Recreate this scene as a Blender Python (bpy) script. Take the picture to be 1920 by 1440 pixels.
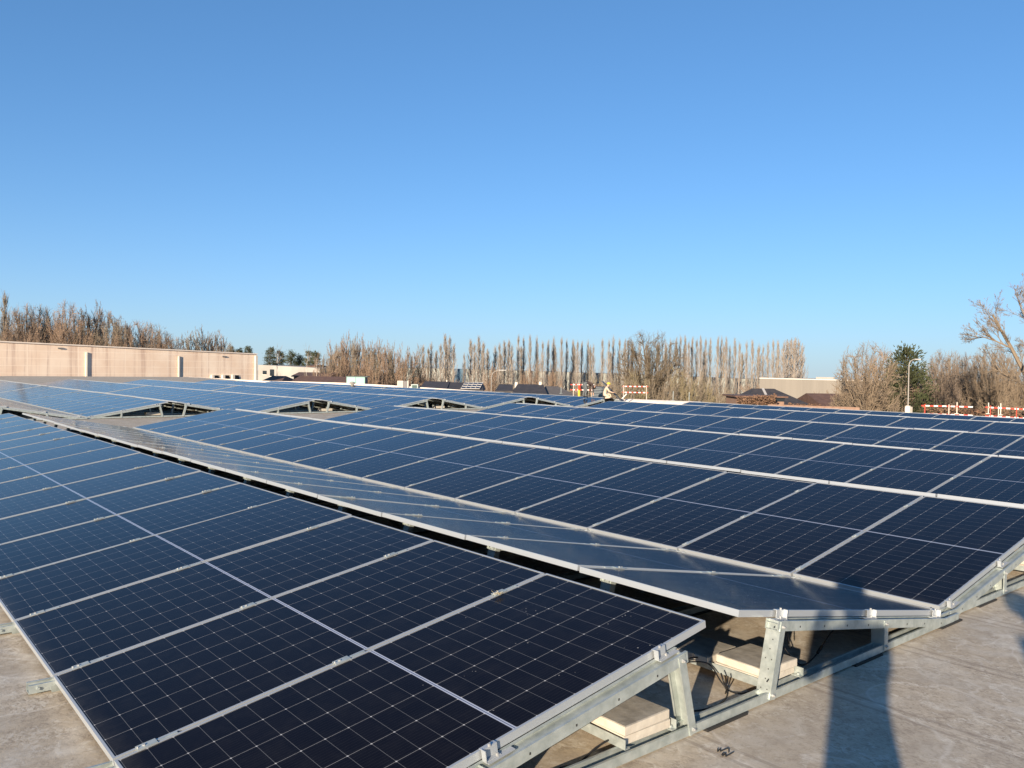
import bpy, math, random
from math import sin, cos, pi, radians, sqrt, atan2
from mathutils import Vector, Matrix
S = bpy.context.scene
for o in list(bpy.data.objects): bpy.data.objects.remove(o)

# ------------------------------------------------------------------ camera
CAM = Vector((-.896, -2.4115, 1.6062)); YAW, PITCH, ROLL, FPX = .6941, -.0181, .0149, 1546.45
_f = Vector((sin(YAW)*cos(PITCH), cos(YAW)*cos(PITCH), sin(PITCH)))
_r0 = Vector((cos(YAW), -sin(YAW), 0)); _u0 = _r0.cross(_f)
_r = _r0*cos(ROLL)+_u0*sin(ROLL); _u = _u0*cos(ROLL)-_r0*sin(ROLL)
cd = bpy.data.cameras.new('camera'); cam = bpy.data.objects.new('camera', cd); S.collection.objects.link(cam)
cam.matrix_world = Matrix(((_r.x, _u.x, -_f.x, CAM.x), (_r.y, _u.y, -_f.y, CAM.y), (_r.z, _u.z, -_f.z, CAM.z), (0, 0, 0, 1)))
cd.sensor_width = 36; cd.lens = FPX/1920*36; cd.clip_start = .05; cd.clip_end = 6000
S.camera = cam
S.render.resolution_x = 1024; S.render.resolution_y = 768

# ------------------------------------------------------------------ sky, sun, exposure
SUN = Vector((-.853, -.471, .226)).normalized()
W = bpy.data.worlds.new("World"); S.world = W; W.use_nodes = True
nt = W.node_tree; nt.nodes.clear()
sk = nt.nodes.new('ShaderNodeTexSky'); sk.sky_type = 'NISHITA'; sk.sun_disc = False
sk.sun_elevation = math.asin(SUN.z); sk.sun_rotation = atan2(SUN.x, SUN.y)
sk.altitude = 2500; sk.air_density = 1.0; sk.dust_density = .15; sk.ozone_density = 6.0
bg = nt.nodes.new('ShaderNodeBackground'); bg.inputs[1].default_value = .1
wo = nt.nodes.new('ShaderNodeOutputWorld')
def vm(a, c):
    x = nt.nodes.new('ShaderNodeVectorMath'); x.operation = 'MULTIPLY'; nt.links.new(a, x.inputs[0]); x.inputs[1].default_value = c; return x.outputs[0]
gm = nt.nodes.new('ShaderNodeGamma'); gm.inputs[1].default_value = .72
nt.links.new(vm(sk.outputs[0], (.135, .135, .135)), gm.inputs[0])
tcw = nt.nodes.new('ShaderNodeTexCoord'); spw = nt.nodes.new('ShaderNodeSeparateXYZ'); nt.links.new(tcw.outputs['Generated'], spw.inputs[0])
def wm(op, a, b_=0):
    x = nt.nodes.new('ShaderNodeMath'); x.operation = op
    for i_, q_ in enumerate((a, b_)):
        if isinstance(q_, (int, float)): x.inputs[i_].default_value = q_
        else: nt.links.new(q_, x.inputs[i_])
    return x.outputs[0]
hf = wm('MULTIPLY', wm('EXPONENT', wm('DIVIDE', wm('MAXIMUM', spw.outputs[2], 0), -.085)), .85)      # pale air low over the horizon
mxw = nt.nodes.new('ShaderNodeMix'); mxw.data_type = 'RGBA'; nt.links.new(hf, mxw.inputs[0]); nt.links.new(vm(gm.outputs[0], (3.95, 4.9, 5.3)), mxw.inputs[6]); mxw.inputs[7].default_value = (2.40, 2.95, 3.30, 1)
nt.links.new(mxw.outputs[2], bg.inputs[0]); nt.links.new(bg.outputs[0], wo.inputs[0])
sd = bpy.data.lights.new('sun', 'SUN'); sd.energy = 4.6; sd.angle = radians(.53); sd.color = (1, .84, .64)
so = bpy.data.objects.new('sun', sd); S.collection.objects.link(so)
so.rotation_euler = (-SUN).to_track_quat('-Z', 'Y').to_euler(); so.location = (-20, -12, 12)
S.view_settings.view_transform = 'Standard'; S.view_settings.look = 'None'
S.view_settings.exposure = 1.12; S.view_settings.gamma = 1

# ------------------------------------------------------------------ helpers
def ray(x, y):
    d = _f*FPX+_r*(x-960)-_u*(y-720); return d.normalized()
def at(x, y, D):                       # photo pixel and depth in metres -> point
    d = ray(x, y); return CAM+d*(D/d.dot(_f))
def onz(x, y, z):
    d = ray(x, y); return CAM+d*((z-CAM.z)/d.z)
ROOFZ = -.072; GZ = -7.0
class MB:
    def __init__(s): s.v = []; s.f = []; s.m = []
    def add(s, vs, fs, m=0, M=None):
        b = len(s.v)
        s.v += [tuple(M @ Vector(v)) if M else tuple(v) for v in vs]
        s.f += [tuple(i+b for i in f) for f in fs]; s.m += [m]*len(fs); return s
    def box(s, x0, x1, y0, y1, z0, z1, m=0, M=None):
        return s.add([(x0,y0,z0),(x1,y0,z0),(x1,y1,z0),(x0,y1,z0),(x0,y0,z1),(x1,y0,z1),(x1,y1,z1),(x0,y1,z1)],
              [(3,2,1,0),(4,5,6,7),(0,1,5,4),(1,2,6,5),(2,3,7,6),(3,0,4,7)], m, M)
    def tube(s, a, b, ra, rb, n=6, m=0, cap=True):
        a = Vector(a); b = Vector(b); d = b-a
        if d.length < 1e-6: return s
        d.normalize(); x = d.orthogonal().normalized()
        if n == 3: x = Matrix.Rotation(len(s.v)*.7371, 3, d) @ x
        y = d.cross(x)
        vs = [a+(x*cos(2*pi*i/n)+y*sin(2*pi*i/n))*ra for i in range(n)]+[b+(x*cos(2*pi*i/n)+y*sin(2*pi*i/n))*rb for i in range(n)]
        fs = [(i, (i+1) % n, n+(i+1) % n, n+i) for i in range(n)]
        if cap: fs += [tuple(range(n-1, -1, -1)), tuple(range(n, 2*n))]
        return s.add(vs, fs, m)
    def path(s, pts, r, n=6, m=0):
        pts = [Vector(p) for p in pts]; rings = []
        x = None; b = len(s.v)
        for i, p in enumerate(pts):
            d = (pts[min(i+1, len(pts)-1)]-pts[max(i-1, 0)]).normalized()
            x = (Matrix.Rotation(len(s.v)*.7371 if n == 3 else 0, 3, d) @ d.orthogonal().normalized()) if x is None else (x-d*x.dot(d)).normalized()
            y = d.cross(x); rr = r[i] if isinstance(r, (list, tuple)) else r
            s.v += [tuple(p+(x*cos(2*pi*k/n)+y*sin(2*pi*k/n))*rr) for k in range(n)]
        L = len(pts)
        fs = [(b+i*n+k, b+i*n+(k+1) % n, b+(i+1)*n+(k+1) % n, b+(i+1)*n+k) for i in range(L-1) for k in range(n)]
        fs += [tuple(b+k for k in range(n-1, -1, -1)), tuple(b+(L-1)*n+k for k in range(n))]
        s.f += fs; s.m += [m]*len(fs); return s
    def build(s, name, mats, parent=None, smooth=False):
        me = bpy.data.meshes.new(name); me.from_pydata(s.v, [], s.f)
        mats = mats if isinstance(mats, (list, tuple)) else [mats]
        for k in mats: me.materials.append(k)
        if len(mats) > 1: me.polygons.foreach_set('material_index', s.m)
        if smooth: me.polygons.foreach_set('use_smooth', [True]*len(s.f))
        me.update()
        o = bpy.data.objects.new(name, me); S.collection.objects.link(o)
        if parent: o.parent = parent
        return o
def tag(o, label=None, cat=None, group=None, kind=None):
    if label: o['label'] = label
    if cat: o['category'] = cat
    if group: o['group'] = group
    if kind: o['kind'] = kind
    return o
def thing(name, label, cat, loc=(0,0,0), rz=0, group=None):
    o = bpy.data.objects.new(name, None); S.collection.objects.link(o)
    o.location = loc; o.rotation_euler = (0, 0, rz); o.empty_display_size = .2
    return tag(o, label, cat, group)
def dup(o, parent=None, **kw):
    c = o.copy(); S.collection.objects.link(c)
    if parent: c.parent = parent
    for ch in list(o.children): dup(ch, c)
    for k, v in kw.items(): c[k] = v
    return c
ORD = 'first second third fourth fifth sixth seventh eighth ninth tenth eleventh twelfth thirteenth fourteenth fifteenth sixteenth seventeenth eighteenth'.split()

# ------------------------------------------------------------------ materials
def mat(name, col, rough=.7, metal=0, spec=.5):
    m = bpy.data.materials.new(name); m.use_nodes = True
    b = m.node_tree.nodes['Principled BSDF']
    b.inputs['Base Color'].default_value = (*col, 1); b.inputs['Roughness'].default_value = rough
    b.inputs['Metallic'].default_value = metal; b.inputs['Specular IOR Level'].default_value = spec
    return m
class G:
    def __init__(s, m): s.t = m.node_tree; s.b = s.t.nodes['Principled BSDF']
    def n(s, typ, **kw):
        x = s.t.nodes.new(typ)
        for k, v in kw.items(): setattr(x, k, v)
        return x
    def set(s, inp, v):
        if isinstance(v, (int, float)): inp.default_value = v
        elif isinstance(v, tuple): inp.default_value = v if len(v) == len(inp.default_value) else (*v, 1)
        else: s.t.links.new(v, inp)
    def math(s, op, a, b=0, c=None):
        x = s.n('ShaderNodeMath', operation=op); s.set(x.inputs[0], a); s.set(x.inputs[1], b)
        if c is not None: s.set(x.inputs[2], c)
        return x.outputs[0]
    def mix(s, f, a, b):
        x = s.n('ShaderNodeMix', data_type='RGBA'); s.set(x.inputs[0], f); s.set(x.inputs[6], a); s.set(x.inputs[7], b); return x.outputs[2]
    def co(s, sc=(1,1,1), gen='Object'):
        t = s.n('ShaderNodeTexCoord'); mp = s.n('ShaderNodeMapping'); s.t.links.new(t.outputs[gen], mp.inputs[0]); mp.inputs[3].default_value = sc; return mp.outputs[0]
    def noise(s, v, sc, det=4, rough=.55, dist=0):
        x = s.n('ShaderNodeTexNoise'); s.t.links.new(v, x.inputs['Vector']); x.inputs['Scale'].default_value = sc
        x.inputs['Detail'].default_value = det; x.inputs['Roughness'].default_value = rough; x.inputs['Distortion'].default_value = dist; return x.outputs[0]
    def ramp(s, f, p0, p1, a=0., b=1.):
        x = s.n('ShaderNodeMapRange'); s.set(x.inputs[0], f); x.inputs[1].default_value = p0; x.inputs[2].default_value = p1; x.inputs[3].default_value = a; x.inputs[4].default_value = b; return x.outputs[0]
    def bump(s, h, st=.3, d=.01):
        x = s.n('ShaderNodeBump'); x.inputs['Strength'].default_value = st; x.inputs['Distance'].default_value = d
        s.t.links.new(h, x.inputs['Height']); s.t.links.new(x.outputs[0], s.b.inputs['Normal'])
    def base(s, v): s.set(s.b.inputs['Base Color'], v)
def noisy(name, c1, c2, sc=3, rough=.8, metal=0, stretch=(1,1,1), bump=0, det=5):
    m = mat(name, c1, rough, metal); g = G(m); n = g.noise(g.co(stretch), sc, det)
    g.base(g.mix(g.ramp(n, .35, .65), c1, c2))
    if bump: g.bump(n, bump, .02)
    return m

PL, PW, PT = 2.3837, 1.134, .035           # panel length, width, thickness
PITCHY = 1.154; TH = .1751; GAP = .2751; VAL = .099
CC, SS = PL*cos(TH), PL*sin(TH); PER = 2*CC+GAP+VAL

def glass_material(name, dirty=False):
    m = mat(name, (.006, .007, .014), .09, 0, .5); g = G(m)
    g.b.inputs['IOR'].default_value = 1.16
    tc = g.n('ShaderNodeTexCoord'); sp = g.n('ShaderNodeSeparateXYZ'); g.t.links.new(tc.outputs['Object'], sp.inputs[0])
    X, Y = sp.outputs[0], sp.outputs[1]
    # row direction cells: 6 across the width
    def lines(c, lo, pitch, hw):
        t = g.math('DIVIDE', g.math('SUBTRACT', c, lo), pitch)
        fr = g.math('ABSOLUTE', g.math('SUBTRACT', g.math('FRACT', g.math('ADD', t, .5)), .5))
        return g.math('LESS_THAN', g.math('MULTIPLY', fr, pitch), hw)
    mx = g.math('ABSOLUTE', g.math('SUBTRACT', X, PL/2))
    cx = (PL/2-.019-.009)/11; cy = (PW-.03)/6
    lx = lines(mx, .009, cx, .0011)
    ly = lines(Y, .015, cy, .0014)
    mid = g.math('LESS_THAN', mx, .0085); mid2 = g.math('LESS_THAN', mx, .0028)
    edge = g.math('MAXIMUM', g.math('GREATER_THAN', mx, PL/2-.0175), g.math('GREATER_THAN', g.math('ABSOLUTE', g.math('SUBTRACT', Y, PW/2)), PW/2-.0135))
    # little diamonds where four cells meet
    def dist(c, lo, pitch):
        t = g.math('DIVIDE', g.math('SUBTRACT', c, lo), pitch)
        return g.math('MULTIPLY', g.math('ABSOLUTE', g.math('SUBTRACT', g.math('FRACT', g.math('ADD', t, .5)), .5)), pitch)
    dia = g.math('LESS_THAN', g.math('ADD', dist(mx, .009, cx), dist(Y, .015, cy)), .0055)
    # fine busbars along the long side
    bus = lines(Y, .015+cy/20, cy/10, .0005)
    oi = g.n('ShaderNodeObjectInfo')
    tint = g.mix(oi.outputs['Random'], (.0026, .0024, .0050), (.0048, .0038, .0062))
    # each cell a slightly different black
    cell = g.n('ShaderNodeTexWhiteNoise', noise_dimensions='3D'); cb = g.n('ShaderNodeCombineXYZ')
    g.set(cb.inputs[0], g.math('FLOOR', g.math('DIVIDE', X, cx))); g.set(cb.inputs[1], g.math('FLOOR', g.math('DIVIDE', Y, cy))); g.set(cb.inputs[2], oi.outputs['Random'])
    g.t.links.new(cb.outputs[0], cell.inputs[0])
    tint = g.mix(g.math('MULTIPLY', cell.outputs[0], .35), tint, (.0080, .0065, .0085))
    c = g.mix(g.math('MULTIPLY', bus, .35), tint, (.05, .05, .055))
    c = g.mix(g.math('MULTIPLY', lx, .22), c, (.42, .43, .45)); c = g.mix(g.math('MULTIPLY', ly, .40), c, (.46, .46, .46))
    c = g.mix(g.math('MULTIPLY', dia, .6), c, (.6, .6, .6))
    c = g.mix(mid, c, (.36, .40, .50)); c = g.mix(mid2, c, (.10, .12, .18))
    c = g.mix(g.math('MULTIPLY', edge, .6), c, (.02, .022, .03))
    dn = g.noise(tc.outputs['Object'], 7, 4, .65)
    dust = g.ramp(dn, .48, .85, 0, .016)
    c = g.mix(dust, c, (.35, .33, .30))
    # dust gathered along the lower edge, drip marks and stray droppings
    lowe = g.ramp(X, .012, .10, .05, 0); c = g.mix(g.math('MULTIPLY', lowe, g.ramp(dn, .3, .6)), c, (.35, .32, .27))
    sm = g.noise(g.co((.8, 9, 1)), 3, 4, .6); c = g.mix(g.ramp(sm, .56, .75, 0, .012), c, (.4, .38, .34))
    vo2 = g.n('ShaderNodeTexVoronoi', feature='F1', voronoi_dimensions='4D'); vo2.inputs['Scale'].default_value = 2.2; g.t.links.new(tc.outputs['Object'], vo2.inputs['Vector']); g.set(vo2.inputs['W'], g.math('MULTIPLY', oi.outputs['Random'], 60))
    c = g.mix(g.math('MULTIPLY', g.math('LESS_THAN', g.math('ADD', vo2.outputs['Distance'], g.math('MULTIPLY', g.noise(tc.outputs['Object'], 45, 2), .03)), .034), .55), c, (.42, .41, .38))
    if dirty:
        vo = g.n('ShaderNodeTexVoronoi', feature='F1'); vo.inputs['Scale'].default_value = 38; g.t.links.new(tc.outputs['Object'], vo.inputs['Vector'])
        sc = g.noise(tc.outputs['Object'], 4.2, 2); fine = g.noise(tc.outputs['Object'], 60, 3)
        sp2 = g.math('LESS_THAN', g.math('ADD', vo.outputs['Distance'], g.math('MULTIPLY', fine, .25)), .26)
        msk = g.math('MULTIPLY', sp2, g.ramp(sc, .62, .66)); msk = g.math('MULTIPLY', msk, g.math('GREATER_THAN', X, 1.15))
        c = g.mix(g.math('MULTIPLY', msk, .45), c, (.5, .49, .46))
    g.base(c)
    rr = g.math('ADD', g.ramp(dn, .3, .8, .075, .16), 0); g.set(g.b.inputs['Roughness'], rr)
    wv = g.noise(tc.outputs['Object'], 1.6, 2); g.bump(wv, .12, .004)
    return m
M_glass = glass_material('solar glass'); M_glassd = glass_material('solar glass with droppings', True)
M_alu = mat('anodised frame', (.43, .455, .475), .45, .45); 
def galv(name, c1, c2, rough=.42, metal=.75):
    m = mat(name, c1, rough, metal); g = G(m); v = g.co()
    n = g.noise(v, 14, 5, .6); g.base(g.mix(g.ramp(n, .35, .65), c1, c2)); g.set(g.b.inputs['Roughness'], g.ramp(g.noise(v, 30, 3), .3, .7, rough-.08, rough+.12)); return m
M_galv = galv('galvanised steel', (.33, .37, .355), (.47, .51, .49), .45, .5)
M_bolt = mat('stainless bolt', (.42, .42, .41), .6, .5)
M_hole = mat('punched hole', (.02, .02, .02), .9)
M_rub = mat('black rubber', (.018, .017, .016), .85)
M_cable = mat('black cable', (.012, .012, .013), .45)
M_back = mat('backsheet', (.05, .05, .055), .5)

def roof_material():
    m = mat('roof membrane', (.3, .25, .19), .85, 0, .35); g = G(m); tc = g.n('ShaderNodeTexCoord'); v = tc.outputs['Object']
    sp = g.n('ShaderNodeSeparateXYZ'); g.t.links.new(v, sp.inputs[0]); X, Y = sp.outputs[0], sp.outputs[1]
    big = g.noise(v, .5, 4, .6, .8); med = g.noise(v, 2.6, 6, .62, .5); fin = g.noise(v, 42, 4, .7, .2); mot = g.noise(v, 11, 8, .70, .5)
    sw = g.noise(g.co((1, 1, 1)), 5.5, 3, .5, 1.8); spk = g.noise(g.co((1.6, 1, 1)), 26, 6, .78, .9)
    c = g.mix(g.ramp(big, .38, .62), (.52, .43, .31), (.53, .46, .36))
    c = g.mix(g.ramp(med, .50, .66, 0, .7), c, (.56, .51, .43))
    c = g.mix(g.ramp(mot, .40, .56, .38, 0), c, (.27, .215, .16))
    c = g.mix(g.math('MULTIPLY', g.ramp(sw, .52, .60), g.ramp(spk, .46, .58, 0, .55)), c, (.70, .66, .57))
    c = g.mix(g.math('MULTIPLY', g.ramp(med, .60, .44), g.ramp(spk, .50, .42, 0, .5)), c, (.19, .145, .11))
    c = g.mix(g.ramp(fin, .55, .68, 0, .4), c, (.20, .16, .12))
    fin2 = spk
    pud = g.noise(v, 1.1, 3, .5, .6); c = g.mix(g.ramp(g.math('ABSOLUTE', g.math('SUBTRACT', pud, .53)), 0, .012, .35, 0), c, (.70, .66, .58)); c = g.mix(g.ramp(pud, .53, .56, 0, .22), c, (.30, .25, .19))
    # lapped sheets run along Y, about a metre wide, edges a little wavy
    wob = g.math('MULTIPLY', g.math('SUBTRACT', g.noise(v, .8, 2), .5), .05)
    t = g.math('DIVIDE', g.math('SUBTRACT', g.math('ADD', X, wob), 2.17), 1.02)
    fr = g.math('ABSOLUTE', g.math('SUBTRACT', g.math('FRACT', g.math('ADD', t, .5)), .5))
    ln = g.math('LESS_THAN', fr, .0065); l2 = g.math('LESS_THAN', g.math('ABSOLUTE', g.math('SUBTRACT', fr, .045)), .012)
    c = g.mix(g.math('MULTIPLY', ln, g.ramp(fin, .35, .6, .3, .95)), c, (.55, .48, .38))
    c = g.mix(g.math('MULTIPLY', l2, .34), c, (.18, .14, .11))
    sheet = g.n('ShaderNodeTexWhiteNoise', noise_dimensions='1D'); g.set(sheet.inputs['W'], g.math('FLOOR', t))
    c = g.mix(g.math('MULTIPLY', sheet.outputs[0], .14), c, (.30, .25, .19))
    g.base(c)
    h = g.math('ADD', g.math('MULTIPLY', fin2, .6), g.math('ADD', g.math('MULTIPLY', fin, .4), g.math('MULTIPLY', g.math('FRACT', g.math('ADD', t, .5)), .25)))
    g.bump(h, .35, .006); return m
M_roof = roof_material()

# ------------------------------------------------------------------ ground, roof, own building
def roof_z(x, y):
    def ss(a, b, t):
        t = min(1, max(0, (t-a)/(b-a))); return t*t*(3-2*t)
    return ROOFZ+.22*ss(66, 90, y)
b = MB(); xs = [-60, -30, -12, -4, 0, 6, 12, 18, 24, 31.2]; ys = [-22, -8, 0, 10, 20, 30, 40, 50, 60, 66, 70, 74, 78, 82, 86, 90, 94]
for y in ys:
    for x in xs: b.v.append((x, y, roof_z(x, y)))
n = len(xs)
for j in range(len(ys)-1):
    for i in range(n-1): b.f.append((j*n+i, j*n+i+1, (j+1)*n+i+1, (j+1)*n+i)); b.m.append(0)
tag(b.build('flat_roof', M_roof), 'brown grey roofing membrane of the flat roof under the panels', 'roof', kind='structure')
M_cream = noisy('cream render', (.62, .52, .42), (.70, .60, .50), .6, .85)
b = MB(); b.box(-60, 31.2, -22, 93.9, GZ, ROOFZ-.02)
tag(b.build('building_body', M_cream), 'walls of the flat roofed building carrying the panels', 'building', kind='structure')
M_grass = noisy('winter grass', (.06, .07, .03), (.10, .085, .05), .02, .95)
b = MB(); NA = 48; RR = [0, 60, 150, 270, 400, 700, 1300, 2500, 4500]
for R_ in RR:
    for i in range(NA):
        a_ = 2*pi*i/NA; x_, y_ = R_*sin(a_), R_*cos(a_); sl = .0045+.004*max(0, sin(a_-YAW+.2)); b.v.append((x_, y_, GZ-max(0, R_-270)*sl))
for j in range(len(RR)-1):
    for i in range(NA): k = (i+1) % NA; b.f.append((j*NA+i, (j+1)*NA+i, (j+1)*NA+k, j*NA+k)); b.m.append(0)
b.f = [tuple(reversed(f)) for f in b.f]
tag(b.build('ground', M_grass), 'brown winter grass ground around the buildings', 'ground', kind='structure')
b = MB(); b.add([(44,-200,GZ+.01),(52,-200,GZ+.01),(52,400,GZ+.01),(44,400,GZ+.01)], [(0,1,2,3)])
tag(b.build('road', noisy('asphalt', (.05,.05,.05), (.065,.063,.06), 2)), kind='structure')

# parapet along the far side: (y, top z)
PX = 31.0
prof = [(-20, .06), (12, .06), (19.9, .08), (24.3, .11), (30.4, .10), (37.5, .155), (45.1, .23), (50.8, .285), (57.4, .30), (64, .24), (73.2, .14), (93.8, .16)]
M_cop = noisy('pale coping', (.74, .62, .52), (.80, .70, .60), 1.5, .7)
b = MB()
for (y0, z0), (y1, z1) in zip(prof, prof[1:]):
    v = [(PX,y0,-.12),(PX+.34,y0,-.12),(PX+.34,y1,-.12),(PX,y1,-.12),(PX,y0,z0),(PX+.34,y0,z0),(PX+.34,y1,z1),(PX,y1,z1)]
    b.add(v, [(4,5,6,7),(1,2,6,5),(3,0,4,7)])
tag(b.build('parapet_wall', M_cop), 'low pale parapet running along the far roof edge', 'parapet')

# ------------------------------------------------------------------ solar panels
def frame_mesh():
    b = MB(); l = .011; t = PT
    # four mitred bars: outer box ring with a lip
    o = [(0,0),(PL,0),(PL,PW),(0,PW)]; i = [(l,l),(PL-l,l),(PL-l,PW-l),(l,PW-l)]; bi = [(.028,.028),(PL-.028,.028),(PL-.028,PW-.028),(.028,PW-.028)]
    vs = [(x,y,0) for x,y in o]+[(x,y,0) for x,y in i]+[(x,y,-t) for x,y in o]+[(x,y,-t) for x,y in bi]+[(x,y,-.004) for x,y in i]
    fs = []
    for k in range(4):
        q = (k+1) % 4
        fs += [(k,q,4+q,4+k), (8+k,8+q,q,k), (12+k,12+q,8+q,8+k), (4+k,4+q,16+q,16+k)]
    return b.add(vs, fs)
def glass_mesh():
    b = MB(); l = .0112
    return b.add([(l,l,-.003),(PL-l,l,-.003),(PL-l,PW-l,-.003),(l,PW-l,-.003),(l,l,-.009),(PL-l,l,-.009),(PL-l,PW-l,-.009),(l,PW-l,-.009)], [(0,1,2,3)]).add(
        [(l,l,-.009),(PL-l,l,-.009),(PL-l,PW-l,-.009),(l,PW-l,-.009)], [(3,2,1,0)], 1)
rnd = random.Random(5)
proto_fr = frame_mesh().build('frame', M_alu); proto_gl = glass_mesh().build('glass', [M_glass, M_back])
glass_dirty = glass_mesh().build('glass', [M_glassd, M_back])
DY = [0, .054, .147, .234, .30, .37]
BLK = [(0, 17), (24.48, 17), (44.55, 16)]          # y start, panels per row
def zlow(t, blk): return 0 if t < 5 else -.11
def panel_matrix(blk, t, side, k):
    y0, n = BLK[blk]; X0 = t*PER; y = y0+DY[t]+k*PITCHY
    jt = radians(rnd.uniform(-.14, .14)); jr = radians(rnd.uniform(-.10, .10))
    if side == 'A': return Matrix.Translation((X0, y+.01, zlow(t, blk))) @ Matrix.Rotation(-TH+jt, 4, 'Y') @ Matrix.Rotation(jr, 4, 'X')
    return Matrix.Translation((X0+2*CC+GAP, y+.01+PW, zlow(t, blk))) @ Matrix.Rotation(pi, 4, 'Z') @ Matrix.Rotation(-TH+jt, 4, 'Y') @ Matrix.Rotation(jr, 4, 'X')
BN = ['near', 'middle', 'far']
def panel(blk, t, side, k):
    n = BLK[blk][1]
    c = (n-k) if blk == 0 else k+1
    rowd = ('%s row of %s block tilted towards the camera' % (ORD[t], BN[blk])) if side == 'A' else '%s block row tilted away beyond the first ridge' % BN[blk]
    e = bpy.data.objects.new('solar_panel', None); S.collection.objects.link(e); e.empty_display_size = .1
    e.matrix_world = panel_matrix(blk, t, side, k)
    tag(e, '%s solar panel from the %s, %s' % (ORD[c-1], 'aisle' if blk < 2 else 'front', rowd), 'solar panel', 'solar panels in the %s block' % BN[blk])
    f = proto_fr.copy(); S.collection.objects.link(f); f.parent = e
    g = (glass_dirty if (blk, t, side) == (0, 0, 'A') and k < 1 else proto_gl).copy(); S.collection.objects.link(g); g.parent = e
rest = MB(); fm, gm = frame_mesh(), glass_mesh()
for blk in range(3):
    y0, n = BLK[blk]
    for t in range(6):
        for side in 'AB':
            ind = (side == 'A' and not (blk > 0 and t == 0)) or (side == 'B' and t == 0)
            for k in range(n):
                if ind: panel(blk, t, side, k)
                else:
                    Mx = panel_matrix(blk, t, side, k)
                    rest.add(fm.v, fm.f, 0, Mx); rest.add(gm.v, gm.f[:1], 1, Mx); rest.add(gm.v, gm.f[1:], 2, Mx)
tag(rest.build('solar_panels', [M_alu, M_glass, M_back]), 'remaining solar panels on the slopes hidden behind the ridges', 'solar panels', kind='stuff')
for o in (proto_fr, proto_gl, glass_dirty): bpy.data.objects.remove(o)

# ------------------------------------------------------------------ mounting frames
def uprof(b, p0, p1, up, w=.058, h=.045, lip=.010, th=.003, m=0):
    """open channel from p0 (floor centre) to p1, open towards 'up'"""
    p0 = Vector(p0); p1 = Vector(p1); d = (p1-p0).normalized(); up = (Vector(up)-d*Vector(up).dot(d)).normalized(); s = d.cross(up)
    pr = [(-w/2+lip, h), (-w/2, h), (-w/2, 0), (w/2, 0), (w/2, h), (w/2-lip, h)]
    pi_ = [(-w/2+lip, h-th), (-w/2+th, h-th), (-w/2+th, th), (w/2-th, th), (w/2-th, h-th), (w/2-lip, h-th)]
    vs = []
    for q in (p0, p1):
        vs += [q+s*a+up*c for a, c in pr]+[q+s*a+up*c for a, c in pi_]
    fs = []
    for i in range(5):
        fs += [(i, i+1, 13+i, 12+i), (6+i+1, 6+i, 18+i, 19+i), (i+1, i, 6+i, 7+i), (12+i, 13+i, 19+i, 18+i)]
    fs += [(6, 0, 12, 18), (5, 11, 23, 17)]
    return b.add(vs, fs, m)
def slopeA(s, dz=0, t=0):        # point at distance s up the A slope
    return Vector((s*cos(TH)-dz*sin(TH)*0, 0, s*sin(TH)+dz))
def mir(v): return Vector((2*CC+GAP-v[0], v[1], v[2]))
BEAMT = -PT-.004                  # beam top below panel top
LEG_Z0 = ROOFZ+.016
def beam_geo(b, side, y=0, m=0, k=0):
    h = .052
    p0 = Vector((-.01, y, BEAMT-h)); p1 = Vector((PL*.905*cos(TH), y, PL*.905*sin(TH)+BEAMT-h))
    if side == 'B': p0, p1 = mir(p0), mir(p1)
    uprof(b, p0, p1, (0, 0, 1), .074, h, .013)
    sgn = 1 if side == 'A' else -1; L_ = (p1-p0).length
    Mf = Matrix.Translation(p0) @ Matrix.Rotation(-TH*sgn, 4, 'Y')
    if k: b.box(min(0, sgn*L_), max(0, sgn*L_), -.0335, .0335, h-.020, h-.017, 0, Mf)
    d = (p1-p0).normalized()
    for q in range(9):
        c = p0+d*(.2+q*.25)+Vector((0, -.0373, .022)); b.box(-.004,.004,-.0006,.0006,-.005,.005, 1, Matrix.Translation(c))
def leg_geo(b, which):
    """tall / short legs on A side, mirrored for B; web faces the ridge gap"""
    tall = which == 'tall'
    f = Vector((2.19, 0, LEG_Z0+.006)) if tall else Vector((.98, 0, LEG_Z0+.006))
    tp = Vector((2.095, 0, 2.095*math.tan(TH)+BEAMT-.004)) if tall else Vector((.98, 0, .98*math.tan(TH)+BEAMT-.006))
    uprof(b, f, tp, (-1, 0, 0), .082, .046, .009)
    d = (tp-f); L = d.length; d.normalize(); nrm = Vector((d.z, 0, -d.x))
    if tall:
        for q in range(7):
            z = .045+q*(L-.09)/6
            for yy in ((-.018, .018) if q % 3 == 0 else (0,) if q % 3 == 1 else (-.008,)):
                c = f+d*z+nrm*.0009+Vector((0, yy, 0)); y_ = Vector((0,1,0)); r = .0036
                vs = [c+(d*cos(a*pi/3)+y_*sin(a*pi/3))*r for a in range(6)]; b.add(vs, [(0,1,2,3,4,5)], 1)
    for e, off in ((f, .022), (tp, -.024)):
        c = e+d*off-nrm*.022
        for yy in (-.041,):
            b.tube(c+Vector((0,yy,0)), c+Vector((0,yy-.007,0)), .009, .009, 6, 2); b.tube(c+Vector((0,yy-.007,0)), c+Vector((0,yy-.014,0)), .005, .005, 6, 2)
def mirror_mb(b):
    r = MB(); r.v = [tuple(mir(v)) for v in b.v]; r.f = [tuple(reversed(f)) for f in b.f]; r.m = list(b.m); return r
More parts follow.
